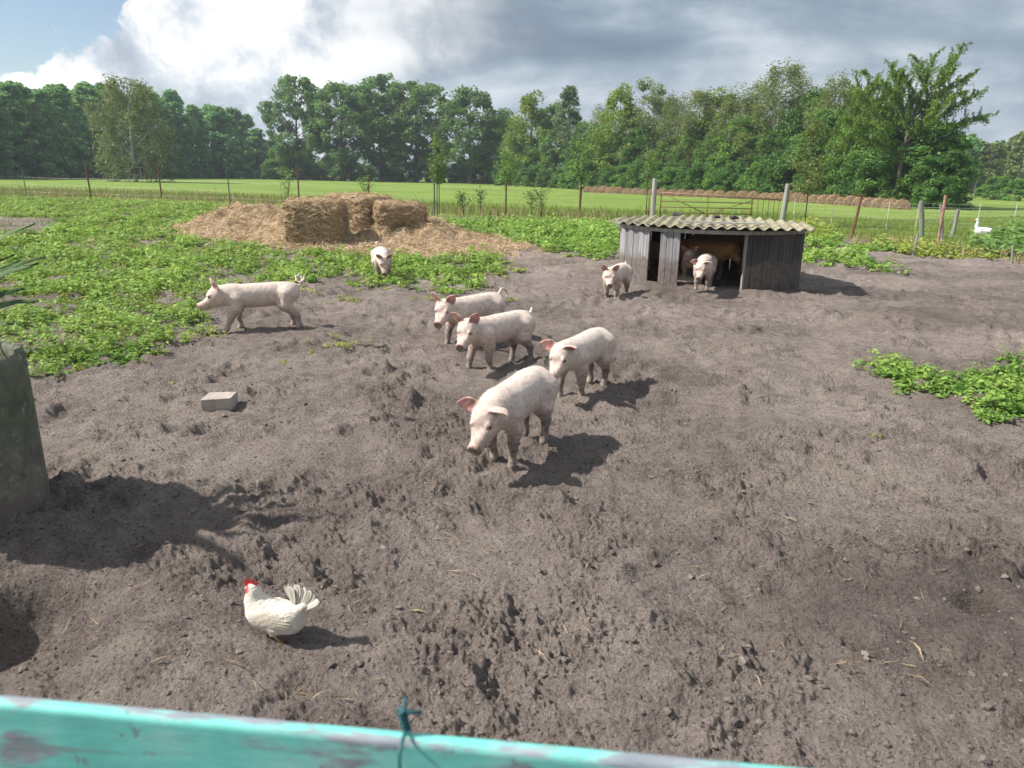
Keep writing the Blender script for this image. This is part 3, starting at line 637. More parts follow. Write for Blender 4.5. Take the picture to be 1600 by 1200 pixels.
# ================================================================== HAY
def hay_color(r, n, a=(.30, .205, .12), b=(.58, .43, .27)):
    t = np.clip(r.normal(.5, .25, n), 0, 1)[:, None]; return np.array(a) * (1 - t) + np.array(b) * t
HAY = col_material('loose_hay', rough=.9, scale=12, amount=.18, bs=.6, bd=.03, bscale=60, spec=.1)
def strands(Pt, N, r, length, width, lift=.35, along=None):
    """thin straw slivers lying on a surface at points Pt with normals N"""
    n = len(Pt); d = r.normal(size=(n, 3)) if along is None else along + r.normal(0, .5, (n, 3))
    d -= N * (d * N).sum(1)[:, None] * (1 - lift * r.uniform(0, 1, (n, 1))); d /= np.linalg.norm(d, axis=1)[:, None] + 1e-9
    b = np.cross(N + r.normal(0, .4, (n, 3)), d); b /= np.linalg.norm(b, axis=1)[:, None] + 1e-9
    L = (length * r.uniform(.5, 1.5, n))[:, None]; W = (width * r.uniform(.6, 1.4, n))[:, None]
    bend = N * L * r.uniform(-.05, .22, (n, 1)); p0 = Pt - d * L * .5; p2 = Pt + d * L * .5 + N * L * .05
    V = np.stack([p0, Pt + b * W + bend, p2, Pt - b * W + bend], 1).reshape(-1, 3); return V, np.arange(n * 4).reshape(n, 4)
HG = [G(380, 355), G(345, 372), G(470, 352), G(620, 375), G(680, 372), G(560, 345), G(540, 372), G(430, 372)]
MOUNDS = [((G(392, 362)), 1.6, 1.2, .66), (G(352, 374), .9, .6, .36), (G(478, 365), 1.5, 1.5, .5), (G(600, 378), 2.2, 1.1, .34), (G(672, 380), 1.0, .8, .46), (G(575, 366), 1.4, 1.2, .40), (G(510, 384), 1.8, .8, .16), (G(640, 366), 1.1, 1.0, .45), (G(440, 376), 1.6, .9, .25), (G(440, 360), 1.3, 1.2, .34)]
HAYP = gpoly([(285, 366), (335, 352), (420, 346), (560, 338), (690, 346), (700, 362), (760, 372), (830, 386), (800, 396), (740, 396), (700, 402), (640, 404), (600, 402), (560, 400), (480, 392), (400, 385), (320, 376), (280, 372)])
def hay_h(x, y):
    h = np.zeros(np.shape(x))
    for c, a, b, hh in MOUNDS: h = np.maximum(h, hh * np.exp(-(((x - c[0]) / a) ** 2 + ((y - c[1]) / b) ** 2) ** 1.2)) + .12 * np.minimum(h, hh * np.exp(-(((x - c[0]) / a) ** 2 + ((y - c[1]) / b) ** 2)))
    return h + np.clip(h * 3, 0, 1) * (.05 * samp(T_LUMP, .02, x * .5, y * .5) + .010 * samp(T_LUMP, .02, x * 1.6, y * 1.6))
def hay_pile():
    r = np.random.default_rng(41); lo = HAYP.min(0) - .5; hi = HAYP.max(0) + .5; st = .075
    xs = np.arange(lo[0], hi[0], st); ys = np.arange(lo[1], hi[1], st); X, Y = np.meshgrid(xs, ys, indexing='ij')
    edge = in_poly(X + .25 * samp(T_MASK, .05, X, Y), Y + .45 * samp(T_MASK, .05, X + 9, Y), HAYP)
    Z = hay_h(X, Y) + soil_h(X, Y, False) + .035 + .012 * samp(T_LUMP, .02, X * 2, Y * 2)
    keep = edge | (hay_h(X, Y) > .10); nx, ny = X.shape; i, j = np.meshgrid(np.arange(nx - 1), np.arange(ny - 1), indexing='ij')
    Z = np.where(keep, Z, Z - .06)
    Q = np.stack([i * ny + j, (i + 1) * ny + j, (i + 1) * ny + j + 1, i * ny + j + 1], -1).reshape(-1, 4); k = keep.reshape(-1); Q = Q[k[Q].any(1)]
    V = np.stack([X, Y, Z], -1).reshape(-1, 3); used = np.unique(Q); mp = np.zeros(len(V), int); mp[used] = np.arange(len(used))
    root = thing('hay_heap', 'sprawling heap of loose pulled-apart hay around the bales', 'hay', (0, 0, 0))
    cc = hay_color(r, len(used)); mk('heap', V[used], mp[Q], HAY, root, smooth=True, col=cc * .8)
    # strands lying over it and scattered past its edge
    n = 62000; x = r.uniform(lo[0] - .6, hi[0] + .8, n); y = r.uniform(lo[1] - .6, hi[1] + .6, n); ins = in_poly(x + .3 * samp(T_MASK, .05, x, y), y + .5 * samp(T_MASK, .05, x + 9, y), HAYP) | (hay_h(x, y) > .08) | (r.uniform(0, 1, n) < .035)
    x, y = x[ins], y[ins]; e = .04; h0 = hay_h(x, y); N = np.stack([-(hay_h(x + e, y) - h0) / e, -(hay_h(x, y + e) - h0) / e, np.ones_like(x)], 1); N /= np.linalg.norm(N, axis=1)[:, None]
    Pz = np.stack([x, y, h0 + soil_h(x, y, False) + .045 + r.uniform(-.01, .03, len(x))], 1); V, F = strands(Pz, N, r, .30, .0065, lift=.5)
    o = mk('loose_straw', V, F, HAY, root, fcol=hay_color(r, len(F), (.36, .25, .145), (.70, .53, .345))); o['kind'] = 'stuff'
hay_pile()
def bale(label, x, y, Y, w_, d_, h_, rz, seed, torn=None):
    """big bale as a swollen, frayed block; (x, y) photo pixel of its foot at depth Y"""
    r = np.random.default_rng(seed); b = foot(x, Y); root = thing('hay_bale', label, 'hay bale', (b[0], b[1], .0), rz, 'big hay bales on the heap')
    n = 26; Vs = []; Fs = []; k = 0; t = np.linspace(-1, 1, n)
    for ax in range(3):
        for sg in (-1, 1):
            A, B = np.meshgrid(t, t, indexing='ij'); Pc = np.zeros((n, n, 3)); Pc[..., ax] = sg; Pc[..., (ax + 1) % 3] = A * sg; Pc[..., (ax + 2) % 3] = B
            Vs.append(Pc.reshape(-1, 3)); i, j = np.meshgrid(np.arange(n - 1), np.arange(n - 1), indexing='ij'); Fs.append(k + np.stack([i * n + j, (i + 1) * n + j, (i + 1) * n + j + 1, i * n + j + 1], -1).reshape(-1, 4)); k += n * n
    C = np.concatenate(Vs); F = np.concatenate(Fs)
    def shape(C):
        q = C / (np.sum(np.abs(C) ** 11, 1)[:, None] ** (1 / 11)); S = q * [w_ / 2, d_ / 2, h_ / 2]
        S = S * (1 + .028 * np.sin(q[:, [1, 2, 0]] * 3 + seed)) + np.stack([.03 * samp(T_LUMP, .02, S[:, 1] * 1.5 + S[:, 2] + seed, S[:, 2] * 1.5), .03 * samp(T_LUMP, .02, S[:, 0] * 1.5 + seed, S[:, 2] * 1.5), .03 * samp(T_LUMP, .02, S[:, 0] * 1.5, S[:, 1] * 1.5 + seed)], 1)
        if torn is not None:
            c, rr = torn; d = np.linalg.norm((S - np.array(c)) / np.array(rr), axis=1); S = S - norm(c) * (np.clip(1 - d, 0, 1) * .3)[:, None]
        return S
    V = shape(C); col = hay_color(r, len(V), (.27, .18, .108), (.51, .37, .235))
    mk('core', V + [0, 0, h_ / 2], F, HAY, root, smooth=True, col=col)
    m = 9000; c = r.uniform(-1, 1, (m, 3)); ax = r.integers(0, 3, m); c[np.arange(m), ax] = np.sign(r.uniform(-1, 1, m)); Pn = shape(c); N = shape(c * 1.0); N = c ** 7; N /= np.linalg.norm(N, axis=1)[:, None]
    V, F = strands(Pn + [0, 0, h_ / 2] + N * .01, N, r, .24, .006, lift=.35, along=np.tile([.9, 0, -.25], (m, 1)))
    o = mk('loose_straw', V, F, HAY, root, fcol=hay_color(r, m, (.34, .235, .135), (.70, .53, .34))); o['kind'] = 'stuff'
bale('squarish hay bale with a smooth front, leftmost of the three big bales', 496, 372, 18.6, 1.30, 1.3, 1.06, .10, 1)
bale('tallest hay bale with a ragged top, between the two others', 560, 360, 20.4, 1.5, 1.3, 1.14, -.45, 2)
bale('torn hay bale with a hollow front, rightmost of the three big bales', 624, 360, 20.0, 1.20, 1.2, .98, .25, 3, torn=((.05, -.6, -.25), (.5, .7, .5)))
# round bales along the right-hand wood
ORD = ['first', 'second', 'third', 'fourth', 'fifth', 'sixth', 'seventh', 'eighth', 'ninth', 'tenth', 'eleventh', 'twelfth', 'thirteenth', 'fourteenth', 'fifteenth', 'sixteenth']
def round_bales():
    r = np.random.default_rng(55); n = 20; rad = .66; L = 1.15; V = []; F = []
    xs = [-L / 2 - .0, -L / 2, -L / 2 + .06, 0, L / 2 - .06, L / 2, L / 2]; rs = [.02, .58, .66, .67, .66, .58, .02]
    for xx, q in zip(xs, rs):
        for j in range(n): a = j / n * 6.283; V.append((xx + r.normal(0, .012), q * math.cos(a) * (1 + r.normal(0, .012)), q * math.sin(a) * (1 + r.normal(0, .012)) * .96))
    for i in range(len(xs) - 1):
        for j in range(n): F.append((i * n + j, i * n + (j + 1) % n, (i + 1) * n + (j + 1) % n, (i + 1) * n + j))
    roll_ = mk('roll', np.array(V) + [0, 0, .62], np.array(F)[:, ::-1], simple('round_bale_hay', (.15, .095, .055), (.38, .26, .165), scale=7, rough=.95, bs=.7, bd=.05, stretch=(.6, 1.5, 1.5), per_obj=.3, spec=.1), link=False, smooth=True)
    m = 900; a = r.uniform(0, 6.283, m); xx = r.uniform(-L / 2, L / 2, m); N = np.stack([np.zeros(m), np.cos(a), np.sin(a)], 1); Pn = np.stack([xx, .665 * np.cos(a), .64 * np.sin(a) + .62], 1)
    e = r.uniform(0, 1, m) < .4; Pn[e, 0] = np.sign(r.uniform(-1, 1, e.sum())) * (L / 2 + .01); rr = np.sqrt(r.uniform(0, 1, e.sum())) * .6; Pn[e, 1] = rr * np.cos(a[e]); Pn[e, 2] = .62 + rr * np.sin(a[e]); N[e] = [1, 0, 0]; N[e] *= np.sign(Pn[e, :1])
    Vs, Fs = strands(Pn, N, r, .3, .015, lift=.3); st = mk('loose_straw', Vs, Fs, HAY, fcol=hay_color(r, m), link=False)
    A = np.array([G(915, 300.5)[:2], G(1000, 304)[:2], G(1200, 312.5)[:2], G(1300, 319)[:2], G(1408, 327)[:2]]); seg = np.linalg.norm(np.diff(A, axis=0), axis=1); cum = np.concatenate([[0], np.cumsum(seg)])
    s = cum[-1]; k = 0
    while s > 0:
        p = [np.interp(s, cum, A[:, 0]), np.interp(s, cum, A[:, 1])]
        root = thing('round_bale', ORD[k] + ' round hay bale from the right end of the long row' if k < len(ORD) else 'small distant round hay bale in the left half of the long row', 'hay bale', (p[0], p[1], -.40 + r.uniform(-.06, .04)), R(66) + r.normal(0, .09), 'round bales along the right-hand wood', r.uniform(.80, .92))
        put('roll', roll_, root); q = put('loose_straw', st, root); q['kind'] = 'stuff'; s -= r.uniform(1.18, 1.32); k += 1
round_bales()
# ================================================================== FENCES, GATE, SAPLINGS
RUST = simple('rusty_iron', (.075, .035, .020), (.23, .115, .065), scale=9, rough=.85, bs=.4, bd=.006, metal=.0)
RUST_L = simple('pale_rusty_pipe', (.20, .10, .065), (.42, .25, .18), scale=8, rough=.75, bs=.3, bd=.005)
GREENP = simple('green_coated_pole', (.02, .10, .075), (.04, .16, .12), rough=.5, bs=.1)
WIRE = simple('galvanised_wire', (.22, .22, .21), (.34, .34, .32), rough=.5, metal=.6, bs=0)
WHITEP = simple('white_plastic', (.62, .63, .60), (.75, .75, .72), rough=.5, bs=.05)
def wire_between(parent, a, b, name='wire', rad=.003, sag=.03, mat=None):
    t = np.linspace(0, 1, 7)[:, None]; Pn = np.asarray(a) * (1 - t) + np.asarray(b) * t; Pn[:, 2] -= sag * 4 * (t * (1 - t))[:, 0]
    return MB().tube(Pn, rad, 4, cap=False).build(name, mat or WIRE, parent)
def post(parent, b, h, lean=(0, 0), rad=.035, mat=None, kind='pipe', rng=None):
    b = np.asarray(b, float); t_ = b + [lean[0] * h, lean[1] * h, h]; m = MB()
    if kind == 'pipe': m.tube([b - [0, 0, .2], b, (b + t_) / 2, t_], [rad] * 4, 8)
    elif kind == 'tee':
        m.tube([b - [0, 0, .2], b, (b + t_) / 2, t_], [rad] * 4, 8)
        m.tube([t_ + [-.12, 0, -.02], t_ + [.12, 0, -.015]], [.03, .03], 6)
    else: m.tube([b - [0, 0, .2], b, (b + t_) / 2 + [.01, 0, 0], t_ - [0, 0, .02], t_], [rad * 1.05, rad * 1.05, rad, rad * .97, rad * .8], 9)
    return m.build('post', mat, parent, smooth=False)
def back_fence():
    root = thing('back_fence', 'wire fence on rusty poles along the back of the pen behind the hay', 'fence', (0, 0, 0))
    spec = [(42, 309, 262, GREENP, 'pipe', -.02, .022), (143, 312, 257, RUST, 'tee', -.05, .045), (253, 316, 258, RUST, 'tee', .0, .042), (360, 320, 262, GREENP, 'pipe', -.02, .03), (468, 325, 266, RUST, 'tee', .0, .04),
            (577, 331, 274, RUST, 'tee', .0, .036), (679, 338, 274, GREENP, 'pipe', 0, .03), (790, 341, 280, RUST, 'pipe', .0, .036), (905, 345, 286, RUST, 'pipe', .0, .04), (1012, 349, 305, RUST, 'pipe', 0, .02)]
    tops = []
    for x, y, ty, mt, kd, ln, rd in spec:
        b = G(x, y); h = AT(x, ty, b[1])[2]; post(root, b, h, (ln, 0), rd, mt, kd); tops.append((b, h, ln))
    tops = [(tops[0][0] + [-9, -1.2, 0], 1.9, 0)] + tops
    for (a, ha, la), (b, hb, lb) in zip(tops[:-1], tops[1:]):
        for z in (.35, .75, 1.15): wire_between(root, a + [la * z, 0, z], b + [lb * z, 0, z])
back_fence()
def field_gate():
    a, b = foot(1019, 31.5), foot(1221, 31.0); root = thing('field_gate', 'rusty tubular field gate with diagonal braces standing behind the shed', 'gate', (0, 0, 0))
    hl = AT(1022, 279, 31.5)[2]; hr = AT(1226, 287, 31.0)[2]
    o = post(root, a, hl, (.0, 0), .095, WOOD_POST, 'wood'); o['label'] = 'upright grey timber gatepost'
    o = post(root, b, hr, (.055, 0), .105, WOOD_POST, 'wood'); o['label'] = 'thick grey timber gatepost leaning to the right'
    zt = lambda f: AT(1030 + 185 * f, 301 + 11 * f, 31.3)[2]; P0 = lambda f, z: np.array([a[0] + .28 + (b[0] - a[0] - .42) * f, 31.4 - .3 * f, z])
    def bar(f0, z0, f1, z1, rad, mat=RUST_L, nm='bar'): MB().tube([P0(f0, z0), P0(f1, z1)], [rad, rad], 7).build(nm, mat, root, smooth=True)
    top = zt(.5); bar(0, zt(0), 1, zt(1), .026, nm='top_rail')
    for k, z in enumerate((.18, .40, .62, .84)): bar(0, z, .78, z, .017, RUST)
    bar(0, .15, 0, zt(0), .025, RUST, 'upright'); bar(.40, .15, .40, zt(.4), .014, RUST, 'upright'); bar(.77, .15, .77, zt(.77), .024, RUST, 'upright')
    bar(0, zt(0), .39, .38, .018, RUST_L, 'brace'); bar(.77, zt(.77) - .1, .39, .38, .018, RUST_L, 'brace'); bar(.78, .18, 1, .18, .017, RUST)
    for f in (.82, .865, .91, .955, .995): bar(f, .16, f, zt(f), .013, RUST, 'upright')
field_gate()
def right_fence():
    root = thing('side_fence', 'leaning posts and wire closing the pen on the right', 'fence', (0, 0, 0)); tops = []
    for x, y, tx, ty, mt, kd, rd in [(1330, 374, 1347, 304, RUST, 'tee', .042), (1464, 388, 1478, 305, RUST_L, 'pipe', .04), (1440, 372, 1440, 314, WOOD_POST, 'wood', .075), (1487, 372, 1497, 327, WOOD_POST, 'wood', .06), (1471, 380, 1471, 320, WOOD_POST, 'wood', .055)]:
        b = G(x, y); t_ = AT(tx, ty, b[1]); h = t_[2]; post(root, b, h, ((t_[0] - b[0]) / h, 0), rd, mt, kd); tops.append((b, h, (t_[0] - b[0]) / h))
    tops = [(G(1258, 362), 1.1, 0)] + tops[:2] + [(G(1640, 415), 1.1, 0)]
    for (a, ha, la), (b, hb, lb) in zip(tops[:-1], tops[1:]):
        for z in (.4, .75, 1.1): wire_between(root, a + [la * z, 0, z], b + [lb * z, 0, z])
    for x, y, tx, ty, rd, lb in [(1427, 400, 1434, 366, .03, 'short pale stake leaning at the edge of the bare soil'), (1581, 411, 1583, 383, .028, 'short whitish stake by the tall weeds at the right edge')]:
        b = G(x, y); t_ = AT(tx, ty, b[1]); o = MB().tube([[0, 0, -.15], [0, 0, .02], [t_[0] - b[0], 0, t_[2]]], [rd, rd, rd * .9], 7).build('stake', WOOD_POST); o.location = (b[0], b[1], 0); tag(o, lb, 'stake')
right_fence()
def netting():
    root = thing('poultry_netting', 'low pale electric netting across the meadow on white poles', 'fence', (0, 0, 0)); pts = [G(x, y) for x, y in [(1238, 352), (1298, 354), (1384, 358), (1430, 357), (1525, 360), (1582, 357), (1640, 350)]]
    for p in pts: MB().tube([p - [0, 0, .1], p + [0, 0, 1.02]], [.011, .009], 6).build('pole', WHITEP, root)
    for a, b in zip(pts[:-1], pts[1:]):
        for z in np.linspace(.12, .98, 7): wire_between(root, a + [0, 0, z], b + [0, 0, z], 'cord', .0022, .01, WHITEP)
        m = MB(); n = int(np.linalg.norm(b - a) / .22)
        for k in range(1, n): q = a + (b - a) * k / n; m.tube([q + [0, 0, .08], q + [0, 0, .97]], [.0018, .0018], 3, cap=False)
        o = m.build('mesh_threads', WHITEP, root); o['kind'] = 'stuff'
netting()
def sapling(label, x, Y, top, rc, leaves, base, seed, col=LF_SAP, stake=None, lsize=.05):
    r = np.random.default_rng(seed); b = foot(x, Y); h = AT(x, top, Y)[2]; root = thing('sapling', label, 'young tree', (b[0], b[1], 0), 0, 'young trees planted along the pen fence'); mb = MB()
    tp = np.array([[0, 0, -.1], [r.normal(0, .03), 0, h * .4], [r.normal(0, .06), 0, h * .75], [r.normal(0, .06), 0, h]]); mb.tube(tp, [.024, .019, .012, .004], 6); L = []
    for k in range(34):
        t = r.uniform(base, 1); z = h * t; c = np.array([np.interp(z, tp[:, 2], tp[:, 0]), 0, z]); a = r.uniform(0, 6.28); l_ = rc * math.sin(math.pi * np.clip((t - base) / (1 - base) * .8 + .18, 0, 1)) * r.uniform(.5, 1.15) + .06
        e = c + np.array([math.cos(a) * l_, math.sin(a) * l_, l_ * r.uniform(.4, 1.1)]); mb.tube(limb_path(c, e, r, n=4), np.linspace(.008, .003, 4), 3, cap=False)
        m = leaves // 34; s = r.uniform(.25, 1.1, m)[:, None]; L.append(c + (e - c) * s + r.normal(0, .085, (m, 3)))
    C = np.concatenate(L); V, F = leaf_quads(C, lsize, r); sh = np.clip(r.normal(.5, .25, len(C)), 0, 1)
    put('trunk', mb.mesh('trunk', BARK, True), root); mk('crown', V, F, col, root, fcol=np.repeat(sh[:, None], 3, 1))
    if stake: put('stake', MB().tube([[.10, -.05, -.1], [.10, -.05, stake]], [.022, .02], 7).mesh('stake', GREENP), root)
sapling('young tree with a green stake right of the hay bales', 683, 32.6, 216, .42, 1500, .38, 1, stake=1.45)
sapling('slim young tree, second along the fence right of the hay', 790, 33.2, 240, .45, 900, .45, 2)
sapling('slim young tree just left of the shed, third along the fence', 905, 32.6, 225, .50, 900, .40, 3)
sapling('thin young tree beside the left gatepost', 1009, 32.2, 236, .32, 500, .38, 4)
sapling('bushy yellowish young tree just right of the shed', 1257, 30.2, 192, .85, 2200, .30, 5, col=LF_BIRCH, lsize=.055)
# bare seedlings pushing up along the fence
for k, (x, Y, top, lb) in enumerate([(452, 35.5, 268, 'spindly seedling beside the pole left of the hay bales'), (572, 34.6, 280, 'leafy shoot around the pole behind the hay bales'), (725, 33.0, 306, 'spindly seedling right of the hay heap, nearest to it'), (830, 32.6, 302, 'spindly seedling between the second and third young trees, left one'), (845, 32.4, 298, 'spindly seedling between the second and third young trees, right one'), (750, 33.2, 300, 'weedy seedling midway between the first and second young trees')]):
    sapling(lb, x, Y, top, .35, 170, .35, 20 + k)
# hunting high seat in front of the wood
def high_seat():
    Y = 101.0; b = foot(216, Y); root = thing('high_seat', 'small timber hunting seat at the foot of the drooping birch', 'hunting seat', (b[0], b[1], 0)); h = 1.75
    for sx in (-1, 1):
        for sy in (-1, 1): MB().tube([[sx * .9, sy * .7, 0], [sx * .65, sy * .5, h]], [.06, .05], 5).build('leg', WOOD_POST, root)
    MB().box((0, 0, h * .62), (1.25, 1.0, .06)).build('floor', WOOD_D, root); MB().box((0, -.48, h * .83), (1.2, .04, h * .36)).build('front_panel', WOOD_D, root)
    MB().box((0, .5, h * .9), (1.2, .04, .6)).build('back_panel', WOOD_D, root); MB().box((-.05, 0, h + .12), (1.7, 1.4, .05), rot=roty(.05)).build('roof', WOOD_POST, root)
    MB().tube([[-.9, -.7, 0], [.6, -.55, h * .6]], [.04, .04], 5).build('brace', WOOD_POST, root)
high_seat()

# ================================================================== WEEDS AND GRASS
LF_WEED = leaf_material('leaf_weed', (0.13, 0.26, 0.042), (0.40, 0.54, 0.125), .38, vary=0)
LF_WEEDY = leaf_material('leaf_weed_yellow', (0.25, 0.31, 0.05), (0.44, 0.50, 0.12), .40, vary=0)
LF_DRY = leaf_material('dry_grass', (0.26, 0.18, 0.10), (0.50, 0.38, 0.23), .2, vary=0)
W_LEFT = gpoly([(-150, 306), (0, 309), (143, 313), (345, 322), (350, 345), (270, 364), (310, 379), (430, 392), (560, 402), (640, 406), (700, 406), (775, 402), (790, 432), (765, 460), (690, 464), (668, 442), (620, 436), (604, 452), (575, 450), (545, 438), (480, 430), (470, 447), (400, 447), (330, 455), (300, 488), (312, 515), (250, 530), (205, 572), (150, 574), (130, 552), (80, 562), (66, 540), (30, 518), (-10, 510), (-150, 500)])
W_HOLES = [gpoly([(-150, 340), (60, 340), (125, 351), (70, 366), (-150, 372)]), gpoly([(60, 505), (105, 500), (110, 528), (70, 530)])]
W_BACK = gpoly([(690, 345), (800, 346), (955, 350), (965, 385), (960, 404), (900, 402), (850, 392), (800, 378), (740, 362), (690, 354)])
W_SHED = [gpoly([(1240, 358), (1290, 362), (1312, 384), (1262, 388), (1240, 380)]), gpoly([(1240, 388), (1298, 394), (1306, 410), (1262, 412), (1240, 408)]), gpoly([(1322, 402), (1352, 400), (1385, 422), (1376, 428), (1330, 415)]), gpoly([(1330, 385), (1392, 388), (1388, 396), (1332, 392)])]
W_RIGHT = gpoly([(1345, 572), (1372, 592), (1420, 612), (1470, 620), (1505, 622), (1530, 645), (1575, 660), (1640, 665), (1760, 690), (1760, 600), (1620, 582), (1570, 578), (1540, 592), (1505, 590), (1470, 576), (1400, 568)])
TUFTS = [(58, 583, .16, 2), (175, 560, .3, 3), (112, 552, .28, 3), (300, 524, .16, 1), (530, 541, .2, 1), (447, 568, .08, 1), (545, 470, .25, 1), (1383, 690, .06, 1), (240, 545, .2, 2), (484, 460, .2, 1), (718, 425, .4, 2), (680, 470, .2, 1), (1283, 300, .4, 1)]
def weeds(name, label, polys, holes, dens, hmax, lsize, mat, seed, gap=-.55, hvar=.5, edge=.35, keep=None, aspect=.5, group=None):
    r = np.random.default_rng(seed); A = np.concatenate(polys); lo, hi = A.min(0) - .4, A.max(0) + .4
    n = int((hi[0] - lo[0]) * (hi[1] - lo[1]) * dens); x = r.uniform(lo[0], hi[0], n); y = r.uniform(lo[1], hi[1], n)
    jx = x + edge * .5 * samp(T_MASK, .05, x * 1.3, y * 1.3) + r.normal(0, .05, n); jy = y + edge * samp(T_MASK, .05, x * 1.3 + 7, y * 1.3) + r.normal(0, .08, n)
    ok = np.zeros(n, bool)
    for p in polys: ok |= in_poly(jx, jy, p)
    for p in holes: ok &= ~in_poly(jx, jy, p)
    lush = .75 * samp(T_MASK, .05, x * .9 + 3, y * .9 + 8) + .65 * samp(T_MASK, .05, x * .35 + 1, y * .22 + 4); ok &= lush + r.normal(0, .25, n) > gap
    # thin out with distance: leaves grow, numbers fall
    x, y, lush = x[ok], y[ok], lush[ok]; d = np.sqrt(x * x + y * y); q = r.uniform(0, 1, len(x)) < np.clip((9.0 / d) ** 1.25, .10, 1); x, y, lush, d = x[q], y[q], lush[q], d[q]
    n = len(x); hp = hmax * np.clip(.55 + hvar * lush * .5 + r.normal(0, .20, n) + .5 * (r.uniform(0, 1, n) < .06), .18, 1.9); k = 13; sc = np.clip(d / 9.0, 1, 2.6) ** .85
    t = r.uniform(.05, 1, (n, k)); ang = r.uniform(0, 6.283, (n, k)); rad = (.018 + .055 * np.sqrt(t) * (1.15 - t * .5)) * sc[:, None] * r.uniform(.3, 1.2, (n, k))
    C = np.stack([x[:, None] + rad * np.cos(ang), y[:, None] + rad * np.sin(ang), soil_h(x, y, False)[:, None] + hp[:, None] * t], -1).reshape(-1, 3)
    N = np.stack([np.cos(ang) * .7, np.sin(ang) * .7, np.full_like(ang, 1.1)], -1).reshape(-1, 3)
    V, F = leaf_quads(C, (lsize * sc)[:, None].repeat(k, 1).ravel(), r, aspect=aspect, N=N)
    pl = np.clip(.45 + .26 * lush + r.normal(0, .13, n), 0, 1)[:, None] + r.normal(0, .12, (n, k)); sh = np.clip(pl, 0, 1).ravel()
    # stems
    sx = np.stack([x, y, soil_h(x, y, False) - .01], 1); w_ = .0022 * sc[:, None]; top = sx + np.stack([r.normal(0, .02, n), r.normal(0, .02, n), hp * .9], 1)
    Vs = np.stack([sx - w_ * [1, 0, 0], sx + w_ * [1, 0, 0], top], 1).reshape(-1, 3); Fs = np.arange(n * 3).reshape(n, 3) + len(V)
    o = mk(name, np.concatenate([V, Vs]), [F, Fs], mat, fcol=np.repeat(np.concatenate([sh, np.full(n, .35)])[:, None], 3, 1)); return tag(o, label, 'weeds', kind='stuff')
def circ(x, y, rr): c = G(x, y)[:2]; a = np.linspace(0, 6.28, 14)[:-1]; return c + rr * np.stack([np.cos(a) * 1.25, np.sin(a)], 1)
weeds('weed_carpet', 'bright green weeds carpeting the left half of the pen', [W_LEFT], W_HOLES, 150, .145, .028, LF_WEED, 1, gap=-.18, hvar=.9)
weeds('weed_mat', 'sparse low yellowing weeds creeping between the taller ones', [W_LEFT], W_HOLES, 42, .07, .024, LF_WEEDY, 2, gap=-1.1, edge=.6)
weeds('weed_carpet', 'green weeds between the hay heap and the back fence', [W_BACK], [], 130, .24, .030, LF_WEED, 3, gap=-1.1)
weeds('weed_patch', 'clumps of green weeds growing right of the shed', W_SHED, [], 150, .22, .028, LF_WEED, 4, gap=-2)
weeds('weed_patch', 'yellow-green flowering weeds behind the right wall of the shed', [gpoly([(1240, 352), (1290, 356), (1300, 374), (1240, 378)])], [], 140, .40, .03, LF_WEEDY, 5, gap=-2)
weeds('weed_patch', 'lush green weed patch on bare soil at the right edge', [W_RIGHT], [], 260, .14, .027, LF_WEED, 6, gap=-1.9, edge=.12, hvar=.3)
weeds('weed_tufts', 'scattered green weed tufts dotting the soil by the left weeds', [circ(*q[:3]) for q in TUFTS if q[3] > 1], [], 260, .16, .024, LF_WEED, 7, gap=-3, edge=.08)
weeds('weed_tufts', 'small yellowish weed sprigs dotting the bare soil', [circ(*q[:3]) for q in TUFTS if q[3] == 1], [], 120, .07, .017, LF_WEEDY, 8, gap=-3, edge=.08)
weeds('nettle_bank', 'bank of tall leafy weeds by the fence at the right edge', [gpoly([(1520, 400), (1555, 382), (1600, 356), (1720, 330), (1760, 420), (1640, 412), (1560, 405)])], [], 75, .62, .040, LF_SAP, 9, gap=-2.5)
weeds('fence_weeds', 'yellowing weeds along the foot of the right fence', [gpoly([(1370, 384), (1420, 388), (1500, 392), (1540, 396), (1520, 408), (1440, 402), (1380, 396)])], [], 90, .28, .03, LF_WEEDY, 10, gap=-1.2)
def blades(name, label, poly, dens, h, wdt, mat, seed, gap=-9, lean=.35, cat='grass', hvar=.0):
    r = np.random.default_rng(seed); lo, hi = poly.min(0), poly.max(0); n = int((hi[0] - lo[0]) * (hi[1] - lo[1]) * dens); x = r.uniform(lo[0], hi[0], n); y = r.uniform(lo[1], hi[1], n)
    m = samp(T_MASK, .05, x * .6, y * .6); ok = in_poly(x + .2 * r.normal(size=n), y + .3 * r.normal(size=n), poly) & (m + r.normal(0, .3, n) > gap); x, y, m = x[ok], y[ok], m[ok]; n = len(x)
    hh = h * r.uniform(.5, 1.3, n) * np.clip(1 + hvar * m, .3, 2); a = r.uniform(0, 6.283, n); b0 = np.stack([x, y, np.zeros(n) - .02], 1); s = np.stack([np.cos(a), np.sin(a), np.zeros(n)], 1) * wdt * r.uniform(.6, 1.4, (n, 1)); l_ = r.normal(0, lean, (n, 2)) * hh[:, None]
    mid = b0 + np.stack([l_[:, 0] * .35, l_[:, 1] * .35, hh * .6], 1); tip = b0 + np.stack([l_[:, 0], l_[:, 1], hh], 1)
    V = np.stack([b0 - s, b0 + s, mid + s * .7, tip, mid - s * .7], 1).reshape(-1, 3); i = np.arange(n)[:, None] * 5; Q = i + [0, 1, 2, 4]; T = i + [4, 2, 3]; sh = np.clip(r.normal(.5, .25, n), 0, 1)
    return tag(mk(name, V, [Q, T], mat, fcol=np.repeat(np.concatenate([sh, sh])[:, None], 3, 1)), label, cat, kind='stuff')
